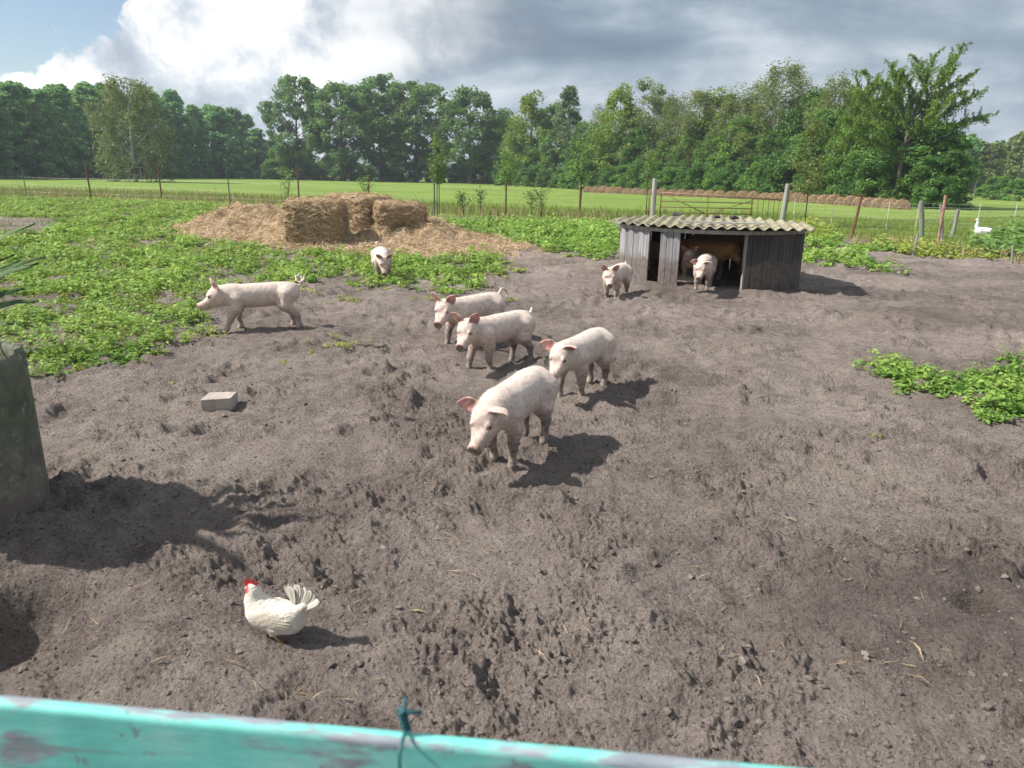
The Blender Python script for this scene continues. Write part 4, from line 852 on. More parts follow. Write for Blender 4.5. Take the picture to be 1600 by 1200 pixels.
LF_GRASS = leaf_material('meadow_grass', (0.12, 0.18, 0.03), (0.25, 0.31, 0.075), .3, vary=0)
blades('dry_grass', 'strip of tall dry brown grass along the back fence', gpoly([(-120, 308), (45, 311), (253, 318), (468, 328), (577, 334), (680, 343), (790, 347), (905, 350), (1000, 352), (1000, 343), (905, 338), (790, 334), (680, 330), (577, 323), (468, 317), (253, 308), (45, 301), (-120, 298)]), 17, .42, .012, LF_DRY, 1, gap=-.35, hvar=.45)
blades('green_grass', 'rough green grass mixed in along the back fence', gpoly([(-120, 304), (253, 312), (577, 328), (790, 341), (1000, 346), (1260, 352), (1260, 338), (1000, 332), (790, 326), (577, 315), (253, 302), (-120, 294)]), 40, .34, .012, LF_GRASS, 2, gap=-1.2)
blades('green_grass', 'rough meadow grass beyond the right fence', gpoly([(1230, 350), (1330, 376), (1465, 390), (1600, 400), (1760, 420), (1760, 345), (1600, 340), (1400, 345), (1240, 338)]), 110, .15, .010, LF_GRASS, 3)
blades('dry_grass', 'dry brown grass at the foot of the right fence', gpoly([(1330, 374), (1400, 378), (1465, 386), (1560, 398), (1640, 408), (1640, 416), (1560, 408), (1465, 397), (1400, 389), (1330, 382)]), 90, .28, .009, LF_DRY, 4, gap=-.6)
blades('grass_stems', 'thin grass stems standing among the left weeds', W_LEFT, 45, .26, .0045, LF_GRASS, 7, gap=.1, hvar=.3)
# straw blown over the bare soil
def blown():
    r = np.random.default_rng(71); n = 1500; b = np.radians(r.uniform(-36, 36, n)); d = np.exp(r.uniform(math.log(2.2), math.log(16), n)); x, y = d * np.sin(b), d * np.cos(b); k = r.uniform(0, 1, n) < np.clip(.25 + .35 * samp(T_MASK, .05, x * .7, y * .7) + .3 * (y > 9), 0, 1); x, y = x[k], y[k]
    N = np.tile([0, 0, 1.0], (len(x), 1)); V, F = strands(np.stack([x, y, soil_h(x, y) + .008], 1), N, r, .10, .0024, lift=.1)
    tag(mk('blown_straw', V, F, HAY, fcol=hay_color(r, len(F), (.22, .16, .10), (.45, .35, .22))), 'wisps of blown straw lying on the bare soil', 'straw', kind='stuff')
blown()
# ================================================================== ANIMALS (implicit surfaces, meshed with surface nets)
def smin(a, b, k):
    h = np.clip(.5 + .5 * (b - a) / k, 0, 1); return b + (a - b) * h - k * h * (1 - h)
def smax(a, b, k): return -smin(-a, -b, k)
def rcone(Pt, a, b, ra, rb):
    a = np.asarray(a, np.float32); d = np.asarray(b, np.float32) - a; t = np.clip(((Pt - a) @ d) / (d @ d + 1e-9), 0, 1)
    return np.linalg.norm(Pt - a - t[:, None] * d, axis=1) - (ra + (rb - ra) * t)
def ell(Pt, c, r):
    r = np.asarray(r, np.float32); q = np.linalg.norm((Pt - np.asarray(c, np.float32)) / r, axis=1); return (q - 1) * r.min()
def chain(Pt, pts, rad, k=.02):
    d = None
    for i in range(len(pts) - 1):
        e = rcone(Pt, pts[i], pts[i + 1], rad[i], rad[i + 1]); d = e if d is None else smin(d, e, k)
    return d
def crv(xs, ys, x):
    """smooth (Catmull-Rom) interpolation"""
    xs = np.asarray(xs, float); ys = np.asarray(ys, float); m = np.gradient(ys, xs); i = np.clip(np.searchsorted(xs, x) - 1, 0, len(xs) - 2)
    h = xs[i + 1] - xs[i]; t = np.clip((x - xs[i]) / h, 0, 1); t2, t3 = t * t, t * t * t
    return ((2 * t3 - 3 * t2 + 1) * ys[i] + (t3 - 2 * t2 + t) * h * m[i] + (-2 * t3 + 3 * t2) * ys[i + 1] + (t3 - t2) * h * m[i + 1]).astype(np.float32)
def loft(Pt, prof):
    pr = np.asarray(prof, float); x = np.clip(Pt[:, 0], pr[0, 0], pr[-1, 0])
    tab = np.linspace(pr[0, 0], pr[-1, 0], 160); c, a, b = [np.interp(x, tab, crv(pr[:, 0], pr[:, k], tab)).astype(np.float32) for k in (1, 2, 3)]
    a = np.maximum(a, .006); b = np.maximum(b, .006)
    q = (np.sqrt((Pt[:, 1] / b) ** 2 + ((Pt[:, 2] - c) / a) ** 2) - 1) * np.minimum(a, b)
    dxx = np.abs(Pt[:, 0] - x); return np.where(dxx > 1e-6, np.sqrt(np.maximum(q, 0) ** 2 + dxx ** 2), q)
def surface_nets(f, lo, hi, h):
    lo = np.asarray(lo, float); n = np.ceil((np.asarray(hi) - lo) / h).astype(int) + 1
    ax = [lo[i] + np.arange(n[i]) * h for i in range(3)]
    Pt = np.stack(np.meshgrid(*ax, indexing='ij'), -1).reshape(-1, 3).astype(np.float32)
    v = np.empty(len(Pt), np.float32)
    for s in range(0, len(Pt), 200000): v[s:s + 200000] = f(Pt[s:s + 200000])
    v = v.reshape(n); ins = v < 0; m = n - 1
    acc = np.zeros((*m, 3), np.float32); cnt = np.zeros(m, np.float32)
    for axis in range(3):
        o1, o2 = [k for k in range(3) if k != axis]
        for a in (0, 1):
            for b in (0, 1):
                sl0 = [None] * 3; sl1 = [None] * 3
                sl0[axis] = slice(0, m[axis]); sl1[axis] = slice(1, m[axis] + 1)
                for o, e in ((o1, a), (o2, b)): sl0[o] = sl1[o] = slice(e, m[o] + e)
                v0 = v[tuple(sl0)]; v1 = v[tuple(sl1)]; x = (v0 < 0) != (v1 < 0)
                t = np.where(x, v0 / np.where(x, v0 - v1, 1), 0)
                off = np.zeros((*m, 3), np.float32); off[..., axis] = t; off[..., o1] = a; off[..., o2] = b
                acc += off * x[..., None]; cnt += x
    act = cnt > 0; idx = np.full(m, -1, np.int64); idx[act] = np.arange(act.sum())
    cell = np.argwhere(act); V = lo + (cell + acc[act] / cnt[act][:, None]) * h
    Q = []
    for axis in range(3):
        o1, o2 = [(1, 2), (2, 0), (0, 1)][axis]
        s0 = [slice(None)] * 3; s1 = [slice(None)] * 3; s0[axis] = slice(0, -1); s1[axis] = slice(1, None)
        a, b = ins[tuple(s0)], ins[tuple(s1)]
        for flip in (False, True):
            e = np.argwhere((a & ~b) if not flip else (~a & b)); e = e[(e[:, o1] > 0) & (e[:, o2] > 0) & (e[:, o1] < m[o1]) & (e[:, o2] < m[o2])]
            if not len(e): continue
            q = []
            for d1, d2 in ((1, 1), (0, 1), (0, 0), (1, 0)):
                c = e.copy(); c[:, o1] -= d1; c[:, o2] -= d2; q.append(idx[c[:, 0], c[:, 1], c[:, 2]])
            q = np.stack(q, 1); Q.append(q[:, ::-1] if flip else q)
    F = np.concatenate(Q); V = V.astype(np.float32)
    for _ in range(3):                    # pull vertices onto the true surface
        e = np.float32(h * .3); d = f(V); gr = np.stack([(f(V + np.eye(3, dtype=np.float32)[k] * e) - d) / e for k in range(3)], 1)
        V = V - gr * (np.clip(d, -h, h) / np.maximum((gr * gr).sum(1), .3))[:, None] * .8
    return V, F

TRUNK = [(-.485, .445, .012, .012), (-.475, .442, .06, .05), (-.445, .437, .102, .085), (-.395, .430, .130, .112), (-.31, .425, .145, .132), (-.17, .420, .149, .143), (0, .413, .151, .147), (.14, .410, .149, .143),
         (.25, .415, .140, .130), (.33, .425, .123, .112), (.39, .435, .085, .078), (.43, .44, .02, .02)]
HEAD = [(-.10, .0, .03, .03), (-.07, -.005, .075, .065), (-.02, -.012, .106, .092), (.04, -.018, .112, .098), (.095, -.022, .099, .088), (.14, -.034, .081, .073), (.18, -.043, .065, .061), (.22, -.047, .055, .053), (.25, -.046, .050, .051), (.266, -.045, .050, .052), (.277, -.045, .046, .049)]
HS = .94
EARS = {'up': ((.02, .60, .80), (.92, .25, -.1)), 'alert': ((.0, .45, .9), (.9, .45, -.1)), 'side': ((.10, .97, .20), (.75, .0, .35)), 'fwd': ((.55, .62, .22), (.55, -.25, -.75)), 'fold': ((.30, .86, .18), (.62, .1, -.72)), 'half': ((.35, .80, .42), (.75, .1, -.5)), 'back': ((-.35, .72, .6), (.75, .6, -.1))}
def pig(name, label, pf, pr, s=1.0, head=(.0, .0), yaw=0.0, pitch=20, ears=('up', 'up'), feet=((.0, 0), (0, 0), (0, 0), (0, 0)), tail='curl', vox=.0095, coat=((.70, .575, .49), (.65, .31, .27)), mud=.6, seed=0, group=None, roll=0.0, bodypitch=0.0, dark_snout=0.3, fat=.95, loc=None, rz=None, z=None):
    """pf / pr: photo pixels midway between the front / rear feet"""
    r = np.random.default_rng(seed + 500)
    if loc is None:
        A, B = G(*pf)[:2], G(*pr)[:2]; hd = math.atan2(A[1] - B[1], A[0] - B[0]); mid = (A + B) / 2
    else: mid = np.asarray(loc, float)[:2]; hd = 0
    if rz is not None: hd = rz
    hb = np.array([.415 + head[0], math.sin(yaw) * .03, .465 + head[1]])
    HM = rotz(yaw) @ roty(R(pitch)) @ rotx(roll)          # head-local -> body
    legs = []
    for k, (sx, sy) in enumerate(((1, 1), (1, -1), (-1, 1), (-1, -1))):
        fx, fz = feet[k][:2]; y = .088 * sy
        if sx > 0:
            top = np.array([.225, y * .82, .385]); ft = np.array([.22 + fx, y, fz]); el = np.array([.205 + fx * .25, y * 1.05, .275 + fz * .3]); kn = el + (ft - el) * .47 + np.array([.012 + fz * .5, 0, 0]); an = ft + np.array([-.018, 0, .048])
            legs.append(([top, el, kn, an, ft + [.004, 0, .018]], [.092, .055, .031, .0235, .027]))
        else:
            top = np.array([-.325, y * .78, .415]); ft = np.array([-.345 + fx, y, fz]); st = np.array([-.27 + fx * .2, y * 1.08, .300 + fz * .3]); hk = st + (ft - st) * .45 + np.array([-.055 - abs(fx) * .1, 0, .012]); an = ft + np.array([-.014, 0, .05])
            legs.append(([top, st, hk, an, ft + [.006, 0, .018]], [.118, .074, .034, .0245, .027]))
    th = np.linspace(0, 1, 9)
    if tail == 'curl': tp = np.stack([-.47 - .035 * th - .045 * np.sin(th * 8.2) * (th > .12), .035 * np.cos(th * 8.2) - .035, .50 + .06 * th - .05 * np.cos(th * 8.2) + .05], 1)
    elif tail == 'loop': tp = np.stack([-.46 - .13 * th + .05 * np.sin(th * 6.3), .02 * np.sin(th * 6), .49 + .05 * np.sin(th * 6.3 - 1.2) + .05], 1)
    elif tail == 'up': tp = np.stack([-.46 - .07 * th, .01 * np.sin(th * 5), .50 + .065 * th], 1)
    else: tp = np.stack([-.478 - .03 * np.sin(th * 2.4), .015 * np.sin(th * 5), .49 - .20 * th], 1)
    er = []
    for k, sy in enumerate((1, -1)):
        u, w_ = EARS[ears[k]]; u = norm(np.array(u) * [1, sy, 1]); w_ = np.array(w_) * [1, sy, 1]; w_ = norm(w_ - u * (w_ @ u)); vv = np.cross(w_, u)
        er.append((np.array([-.005, .062 * sy, .075]), u, vv, w_))
    def ear_d(Q, e):
        o, u, vv, w_ = e; q = Q - o.astype(np.float32); a = q @ u.astype(np.float32); b = q @ vv.astype(np.float32); c = q @ w_.astype(np.float32)
        L = .150; t = np.clip(a / L, 0, 1); hw = .052 * np.sin(math.pi * np.clip(.30 + .70 * t, 0, 1) ** 1.1) ** 1.0 + .004
        cc = c - 5.5 * b * b + .020 - .9 * (t - .45) ** 2 * .1
        thick = .0085 - .0025 * t
        d = smax(np.abs(cc) - thick, np.abs(b) - hw, .008); return smax(d, np.maximum(a - L, -a - .02), .006), a, b, cc
    def parts(Pt):
        Q = ((Pt - hb.astype(np.float32)) @ HM.astype(np.float32)) / np.float32(HS)
        return Q
    bp = math.tan(bodypitch); TR = [(x, c + .012 * (1 - fat) * 10 * 0, a * (.5 + .5 * fat), b * fat) for x, c, a, b in TRUNK]
    def f(Pt, want=False):
        Pt = Pt.astype(np.float32); Pb = Pt.copy(); Pb[:, 2] -= bp * Pt[:, 0]
        d = loft(Pb, TR)
        d = smin(d, rcone(Pb, (.27, 0, .425), hb, .118, .095), .05)
        Q = parts(Pt); hd_ = loft(Q, HEAD)
        hd_ = smin(hd_, ell(Q, (.05, 0, -.065), (.075, .062, .045)), .03)           # jowl
        for sy in (1, -1): hd_ = smin(hd_, ell(Q, (.105, .058 * sy, .042), (.03, .018, .018)), .02)   # brow
        hd_ = smax(hd_, -ell(Q, (.185, 0, .043), (.06, .05, .030)), .03)            # dished face
        hd_ = smax(hd_, -rcone(Q, (.17, .06, -.076), (.262, .03, -.076), .004, .006), .006)
        hd_ = smax(hd_, -rcone(Q, (.17, -.06, -.076), (.262, -.03, -.076), .004, .006), .006)
        for sy in (1, -1): hd_ = smax(hd_, -rcone(Q, (.268, .017 * sy, -.044), (.30, .018 * sy, -.044), .0095, .0095), .004)
        d = smin(d, hd_ * HS, .045)
        for e in er: d = smin(d, ear_d(Q, e)[0] * HS, .014)
        for k, (pts, rad) in enumerate(legs):
            lg = chain(Pt, pts, rad, .03)
            lg = smax(lg, -(Pt[:, 2] - (feet[k][1])), .006)
            d = smin(d, lg, .032 if k < 2 else .038)
        d = smin(d, chain(Pb, tp, .017 - .010 * th, .012), .015)
        return d
    V, F = surface_nets(f, (-.70, -.30, -.02), (.92, .30, .82), vox)
    # colours: pale skin, pink ears / snout / eyes, mud on legs and belly, deepened to paint shade on the legs
    Q = parts(V); skin = np.array(coat[0]); pink = np.array(coat[1]); n = len(V)
    T3 = lambda a, b, sc, o: samp(T_MASK, .05, a * sc + o, b * sc + o * .7)
    nz = T3(V[:, 0] + V[:, 1] * .6, V[:, 2] - V[:, 1] * .5, 6, seed * 3.1); nz2 = T3(V[:, 0] - V[:, 1] * .8, V[:, 2] + V[:, 1], 17, seed * 1.7 + 4)
    col = np.tile(skin, (n, 1)) * (1 + .05 * nz[:, None])
    def blend(c, wgt): 
        nonlocal col
        wgt = np.clip(wgt, 0, 1)[:, None]; col = col * (1 - wgt) + np.asarray(c) * wgt
    blend(pink, .25 * smoothstep(.25, -.05, V[:, 2] - .25) + .12 * (nz > .8))
    for e in er:
        d, a, b, cc = ear_d(Q, e); near = smoothstep(.02, .004, d) * smoothstep(-.005, .02, a)
        blend(pink * 1.05, near * np.where(cc > 0, .95, .35)); blend(pink * .45, near * (cc > 0) * smoothstep(.075, .03, a) * .9)
    inhead = smoothstep(.03, .0, loft(Q, HEAD))
    blend(skin * .6 + pink * .45, inhead * smoothstep(.14, .24, Q[:, 0]) * .7)
    blend(np.array([.42, .21, .17]), inhead * smoothstep(.258, .272, Q[:, 0]) * .8)
    blend(np.array([.10, .07, .06]), inhead * smoothstep(.264, .275, Q[:, 0]) * dark_snout * 1.3 * (.6 + .4 * nz2))
    for sy in (1, -1):
        de = np.linalg.norm(Q - np.array([.112, .069 * sy, .030]), axis=1); blend(pink * .95, smoothstep(.036, .012, de) * .65)
        dn = np.linalg.norm(Q - np.array([.279, .017 * sy, -.044]), axis=1); blend(np.array([.05, .025, .02]), smoothstep(.017, .008, dn) * inhead)
    blend(np.array([.18, .10, .085]), inhead * smoothstep(.010, .003, np.abs(Q[:, 2] + .076)) * (Q[:, 0] > .15) * .6)
    mud_shade = np.array([.085, .067, .055])
    blend(mud_shade, np.minimum(1, mud * 1.25) * smoothstep(.31, .19, V[:, 2] + .04 * nz2) * (.78 + .22 * np.clip(nz2 + .5, 0, 1)))
    blend(mud_shade * .8, mud * smoothstep(.055, .02, V[:, 2]) * .7)
    blend(mud_shade * 1.15, mud * .55 * smoothstep(1.0, 2.0, nz2) * smoothstep(.56, .42, V[:, 2])); blend(mud_shade * 1.7, mud * .40 * smoothstep(.6, 1.9, nz)); nz3 = T3(V[:, 0] * .5 + V[:, 1], V[:, 2] * 1.4, 9, seed * 2.3 + 1); blend(np.array([.40, .33, .27]), mud * .6 * smoothstep(.1, 1.5, nz3 + (.42 - V[:, 2]) * 5) * smoothstep(.6, .3, V[:, 2])); blend(np.array([.52, .41, .30]), .22 * smoothstep(.3, 1.6, -nz))
    root = thing(name, label, 'pig', (mid[0], mid[1], (gz(mid) if z is None else z) - .012), hd, group, s)
    bo = mk('body', V, F, PIGSKIN, root, smooth=True, col=col)
    if vox < .0100:                       # short pale bristles
        N = np.zeros((n, 3), np.float32); bo.data.vertices.foreach_get('normal', N.ravel()); N = np.array([v.normal for v in bo.data.vertices], np.float32)
        pk = r.choice(n, 7000); pk = pk[(V[pk, 2] > .2) & (Q[pk, 0] < .16)]; Pn, Nn = V[pk] + r.normal(0, .002, (len(pk), 3)), N[pk]; dr = np.tile([-1.0, 0, -.25], (len(pk), 1)); dr -= Nn * (dr * Nn).sum(1)[:, None]; dr = dr + Nn * .38 + r.normal(0, .2, dr.shape); dr /= np.linalg.norm(dr, axis=1)[:, None]
        sd = np.cross(dr, Nn + r.normal(0, .3, Nn.shape)); sd /= np.linalg.norm(sd, axis=1)[:, None] + 1e-9; L_ = r.uniform(.010, .024, (len(pk), 1)); Vh = np.stack([Pn - sd * .0007, Pn + sd * .0007, Pn + dr * L_], 1).reshape(-1, 3)
        o2 = mk('bristles', Vh, np.arange(len(Vh)).reshape(-1, 3), BRISTLE, bo); o2['kind'] = 'stuff'
    for sy in (1, -1):
        c = hb + HM @ np.array([.117, .0755 * sy, .030]) * HS; a = np.linspace(0, math.pi, 7); b = np.linspace(0, 2 * math.pi, 11)[:-1]
        Vs = np.array([[math.sin(i) * math.cos(j), math.sin(i) * math.sin(j), math.cos(i)] for i in a for j in b]) * .0105 * [1.25, .8, .8]
        Fq = np.array([[i * 10 + j, i * 10 + (j + 1) % 10, (i + 1) * 10 + (j + 1) % 10, (i + 1) * 10 + j] for i in range(6) for j in range(10)])[:, ::-1]
        mk('eye', Vs @ HM.T + c, Fq, EYE, root, smooth=True)
    return root
def skin_material():
    m, t, p, o = material('pig_skin'); a = t.node('ShaderNodeAttribute'); a.attribute_name = 'Col'; O = obj(t)
    n = t.noise(O, 16, 8, .72); f = t.m('ADD', .66, t.m('MULTIPLY', n, .64)); g2 = t.node('ShaderNodeCombineColor')
    for i in range(3): t.put(g2.inputs[i], f)
    t.put(p.inputs['Base Color'], t.mix(1.0, a.outputs['Color'], g2.outputs[0], 'MULTIPLY'))
    p.inputs['Roughness'].default_value = .62; p.inputs['Specular IOR Level'].default_value = .28
    p.inputs['Subsurface Weight'].default_value = .12; p.inputs['Subsurface Radius'].default_value = (.012, .005, .003); p.inputs['Subsurface Scale'].default_value = 1.0
    p.inputs['Sheen Weight'].default_value = .15
    hair = t.noise(t.vm('MULTIPLY', O, (60, 260, 260)), 1.0, 4, .7); fold = t.noise(t.vm('MULTIPLY', O, (2.2, 1, .8)), 13, 6, .68)
    bump(t, p, t.m('ADD', t.m('MULTIPLY', hair, .25), t.m('MULTIPLY', fold, 1.3)), .8, .011)
    return m
PIGSKIN = skin_material()
BRISTLE = simple('pig_bristle', (.62, .55, .47), (.74, .68, .60), rough=.5, bs=0)
EYE = simple('animal_eye', (.012, .009, .008), (.02, .015, .012), rough=.12, bs=0, spec=.6)

GP = 'pink pigs walking across the pen'
pig('pig', 'pale pig nearest the camera, head lowered, its tail nuzzled by the pig behind', (770, 742), (834, 692), .92, head=(.0, -.05), yaw=-.05, pitch=36, ears=('fold', 'side'), feet=((.02, 0), (-.06, 0), (.03, 0), (-.03, 0)), tail='straight', vox=.0085, seed=1, fat=.96, group=GP, mud=.8, dark_snout=.15)
pig('pig', 'pale pig pressing its snout against the rump of the nearest pig', (889, 622), (924, 603), .93, head=(-.01, -.01), yaw=.05, pitch=30, ears=('half', 'side'), feet=((-.04, 0), (.04, 0), (.03, 0), (-.05, 0)), tail='straight', vox=.009, seed=2, fat=.92, group=GP, mud=.75, dark_snout=.2)
pig('pig', 'pricked-eared pig walking alongside, nearer of the pair left of centre', (738, 576), (812, 559), .95, head=(-.01, .0), yaw=.42, pitch=26, ears=('alert', 'up'), feet=((-.03, 0), (.10, .0), (-.06, 0), (.04, 0)), tail='up', seed=3, fat=.90, group=GP, mud=.9, dark_snout=.8)
pig('pig', 'pig with a looped tail, partly hidden behind the pricked-eared pig', (696, 543), (774, 527), .95, head=(.0, .0), yaw=.45, pitch=26, ears=('up', 'alert'), feet=((-.04, 0), (.08, 0), (.0, 0), (.04, 0)), tail='loop', seed=4, group=GP, mud=.8, dark_snout=.8)
pig('pig', 'pig running to the left at the edge of the green weeds', (356, 516), (455, 511), .97, head=(.01, -.03), yaw=0.12, pitch=22, ears=('up', 'alert'), feet=((.16, 0), (.0, 0.0), (-.10, 0), (-.04, .0)), tail='curl', seed=5, fat=.86, group=GP, mud=.45, dark_snout=.2)
pig('pig', 'pig seen head-on, snout down in the green weeds below the hay', (603, 448), (594, 430), .95, head=(.0, -.07), yaw=0.0, pitch=48, ears=('up', 'up'), feet=((.0, 0), (-.03, 0), (0, 0), (0, 0)), tail='curl', vox=.012, seed=6, group=GP, mud=.8)
pig('pig', 'pig with an upright tail trotting left past the corner of the shed', (948, 468), (974, 456), .95, head=(.0, -.01), yaw=.35, pitch=28, ears=('up', 'up'), feet=((.07, 0), (-.05, 0), (.05, 0), (-.07, .0)), tail='up', vox=.012, seed=7, group=GP, mud=.9, dark_snout=.9)
pig('pig', 'pig coming head-on out of the shed doorway', (1091, 466), (1103, 450), .93, head=(.0, -.04), yaw=-.12, pitch=40, ears=('half', 'side'), feet=((.0, 0), (.06, 0), (0, 0), (0, 0)), tail='straight', vox=.012, seed=8, fat=1.0, group=GP, mud=.95)
pig('pig', 'pig lifting its snout just inside the shed doorway', (1070, 449), (1089, 438), .93, head=(.0, .06), yaw=.1, pitch=2, ears=('back', 'back'), feet=((.0, 0), (.0, 0), (0, 0), (0, 0)), tail='straight', vox=.013, seed=9, group=GP, mud=.5)
GINGER = ((.50, .27, .075), (.45, .2, .08))
GB = 'ginger pigs standing in the shade inside the shed'
pig('ginger_pig', 'ginger pig with its ear turned to the doorway inside the shed', None, None, 1.22, head=(.0, .02), yaw=-.3, pitch=30, ears=('half', 'half'), tail='straight', vox=.014, coat=GINGER, seed=10, group=GB, loc=(3.36, 13.40), rz=-.75, mud=.3, z=.03)
pig('ginger_pig', 'largest ginger pig, only its back showing behind the other in the shed', None, None, 1.36, head=(.0, -.05), yaw=0, pitch=40, tail='straight', vox=.015, coat=GINGER, seed=11, group=GB, loc=(3.89, 14.03), rz=-.15, mud=.3, z=.03)
pig('ginger_pig', 'ginger pig in the dark left part of the shed', None, None, 1.12, head=(.0, -.05), yaw=0, pitch=40, tail='straight', vox=.015, coat=GINGER, seed=12, group=GB, loc=(2.66, 13.73), rz=2.4, mud=.3, z=.03)
# ================================================================== HEN AND GOOSE
FEATHER = col_material('white_plumage', rough=.8, scale=45, amount=.14, bs=.7, bd=.005, bscale=70, spec=.2, sheen=.2)
def _feather_sheet():
    m, t, p, o = material('tail_feather_vane'); a = t.node('ShaderNodeAttribute'); a.attribute_name = 'Col'; n = t.noise(t.vm('MULTIPLY', obj(t), (40, 40, 40)), 1.0, 5, .6)
    c = t.mix(t.m('MULTIPLY', n, .2), a.outputs['Color'], (.62, .52, .38)); t.put(p.inputs['Base Color'], c); p.inputs['Roughness'].default_value = .7
    tr = t.node('ShaderNodeBsdfTranslucent'); t.put(tr.inputs[0], c); mx = t.node('ShaderNodeMixShader'); mx.inputs[0].default_value = .35
    t.l.new(p.outputs[0], mx.inputs[1]); t.l.new(tr.outputs[0], mx.inputs[2]); t.l.new(mx.outputs[0], o.inputs[0]); return m
VANE = _feather_sheet()
RED = simple('red_comb_skin', (.55, .035, .045), (.72, .075, .085), scale=60, rough=.5, bs=.4, bd=.003)
SHANK = simple('yellow_shank', (.42, .27, .12), (.58, .42, .22), scale=60, rough=.6, bs=.3, bd=.002)
BEAK = simple('horn_beak', (.55, .36, .20), (.66, .47, .30), rough=.5, bs=.1)
def feather(length, width, curve=.08, n=7, thick=.0018):
    """one closed feather blade along +x, broad side in xz, rounded tip"""
    t = np.linspace(0, 1, n); w_ = width * np.interp(t, [0, .25, .6, .85, 1], [.18, .45, .9, 1, .45]); V = []
    for i in range(n):
        c = np.array([length * t[i], 0, -curve * length * t[i] ** 2])
        for s_, z_ in ((-thick, -.5), (thick, 0), (-thick, .5), (-thick * 2, 0)): V.append(c + [0, s_, z_ * w_[i]])
    F = [(i * 4 + k, i * 4 + (k + 1) % 4, (i + 1) * 4 + (k + 1) % 4, (i + 1) * 4 + k) for i in range(n - 1) for k in range(4)] + [(3, 2, 1, 0), tuple(range((n - 1) * 4, n * 4))]
    return np.array(V), F
def hen():
    r = np.random.default_rng(5); b = G(432, 984); hd = math.pi - .22; z0 = float(soil_h(b[0], b[1])); root = thing('hen', 'white hen with a red comb striding left over the bare soil', 'hen', (b[0], b[1], z0 - .008), hd, None, .72)
    def f(Pt):
        Pt = Pt.astype(np.float32)
        d = ell(Pt, (.045, 0, .155), (.115, .078, .088)); d = smin(d, ell(Pt, (-.055, 0, .150), (.105, .074, .076)), .04)
        d = smin(d, chain(Pt, [(.095, 0, .185), (.122, 0, .235), (.118, 0, .285), (.128, 0, .302)], [.064, .044, .031, .027], .03), .05)
        d = smin(d, rcone(Pt, (-.10, 0, .175), (-.185, 0, .245), .052, .022), .05)
        for sy in (1, -1):
            d = smin(d, ell(Pt, (-.01, .052 * sy, .155), (.105, .030, .058)), .012)
            d = smin(d, rcone(Pt, (-.02, .035 * sy, .10), (.0, .04 * sy, .062), .042, .017), .03)
        d = smin(d, ell(Pt, (-.09, 0, .115), (.06, .055, .045)), .04)
        d += .0016 * np.sin(Pt[:, 0] * 150 + 9 * np.sin(Pt[:, 2] * 60)) * np.sin(Pt[:, 2] * 130 + 7 * np.sin(Pt[:, 0] * 45)); return d
    V, F = surface_nets(f, (-.26, -.14, .0), (.22, .14, .36), .0052)
    nz = samp(T_MASK, .05, V[:, 0] * 16, V[:, 2] * 16 + V[:, 1] * 9); col = np.array([.70, .645, .555]) * (1 + .03 * nz[:, None]); dirt = smoothstep(.4, 1.8, nz + .8 * (V[:, 0] < 0)) * .30; col = col * (1 - dirt[:, None]) + np.array([.48, .39, .27]) * dirt[:, None]
    face = smoothstep(.034, .020, np.linalg.norm(V - np.array([.145, 0, .298]) - np.sign(V[:, 1:2]) * [0, .012, 0], axis=1)); col = col * (1 - face[:, None]) + np.array([.58, .07, .07]) * face[:, None]
    mk('body', V, F, FEATHER, root, smooth=True, col=col)
    # tail: two overlapping sheaves of broad soft feathers
    for k in range(26):
        t = (k % 13) / 12; a = R(108 - 66 * (t + (.04 if k < 13 else 0))) + r.normal(0, .02); Vf, Ff = feather(.125 + .022 * math.sin(t * 3) + r.normal(0, .005), .040, curve=.16 * (t - .5), thick=.0007, n=9); Vf = Vf @ rotx(r.normal(0, .05) + (.38 if k < 13 else -.30)).T @ roty(-a).T
        Vf = Vf * [-1, 1, 1] + [-.150 + .03 * (1 - t) - .02 * t, (.008 if k < 13 else -.008) + r.normal(0, .003), .205 + .02 * (1 - t)]; c = np.array([.85, .80, .70]) * r.uniform(.92, 1.05); mk('tail_feather', Vf, [np.array([q for q in Ff if len(q) == 4])], VANE, root, smooth=False, col=np.tile(c, (len(Vf), 1)))
    # folded wings over each flank
    for sy in (1, -1):
        def fwg(Pt, sy=sy):
            q = Pt - np.array([-.02, .068 * sy, .160], np.float32); q = q @ roty(-.16).astype(np.float32); t = np.clip((q[:, 0] + .125) / .22, 0, 1)
            d = ell(q, (0, 0, 0), (.118, .022, .056)); return d + .0022 * np.abs(np.sin(q[:, 2] * 190 + t * 2)) * smoothstep(.75, .1, t) + .0012 * np.sin(q[:, 0] * 120) * np.sin(q[:, 2] * 160) * t
        V2, F2 = surface_nets(fwg, (-.18, -.13, .07), (.14, .13, .25), .0042); cw = np.array([.60, .53, .42]) * (1 + .05 * samp(T_MASK, .05, V2[:, 0] * 20, V2[:, 2] * 30)[:, None]); mk('wing', V2, F2, FEATHER, root, smooth=True, col=cw)
    # comb, wattles, beak, eyes
    cmb = MB(); prof = [(.156, .300), (.174, .325), (.164, .322), (.164, .350), (.150, .334), (.142, .360), (.132, .338), (.118, .358), (.112, .334), (.094, .346), (.098, .322), (.118, .312)]
    for sy in (-1, 1): cmb.add([(x, sy * .0045 + (z - .32) * .25, z) for x, z in prof], [tuple(range(12)) if sy < 0 else tuple(range(12))[::-1]])
    n = len(prof); cmb.f += [[i, (i + 1) % n, n + (i + 1) % n, n + i] for i in range(n)]; o = cmb.build('comb', RED, root); bevel(o, .003, 2)
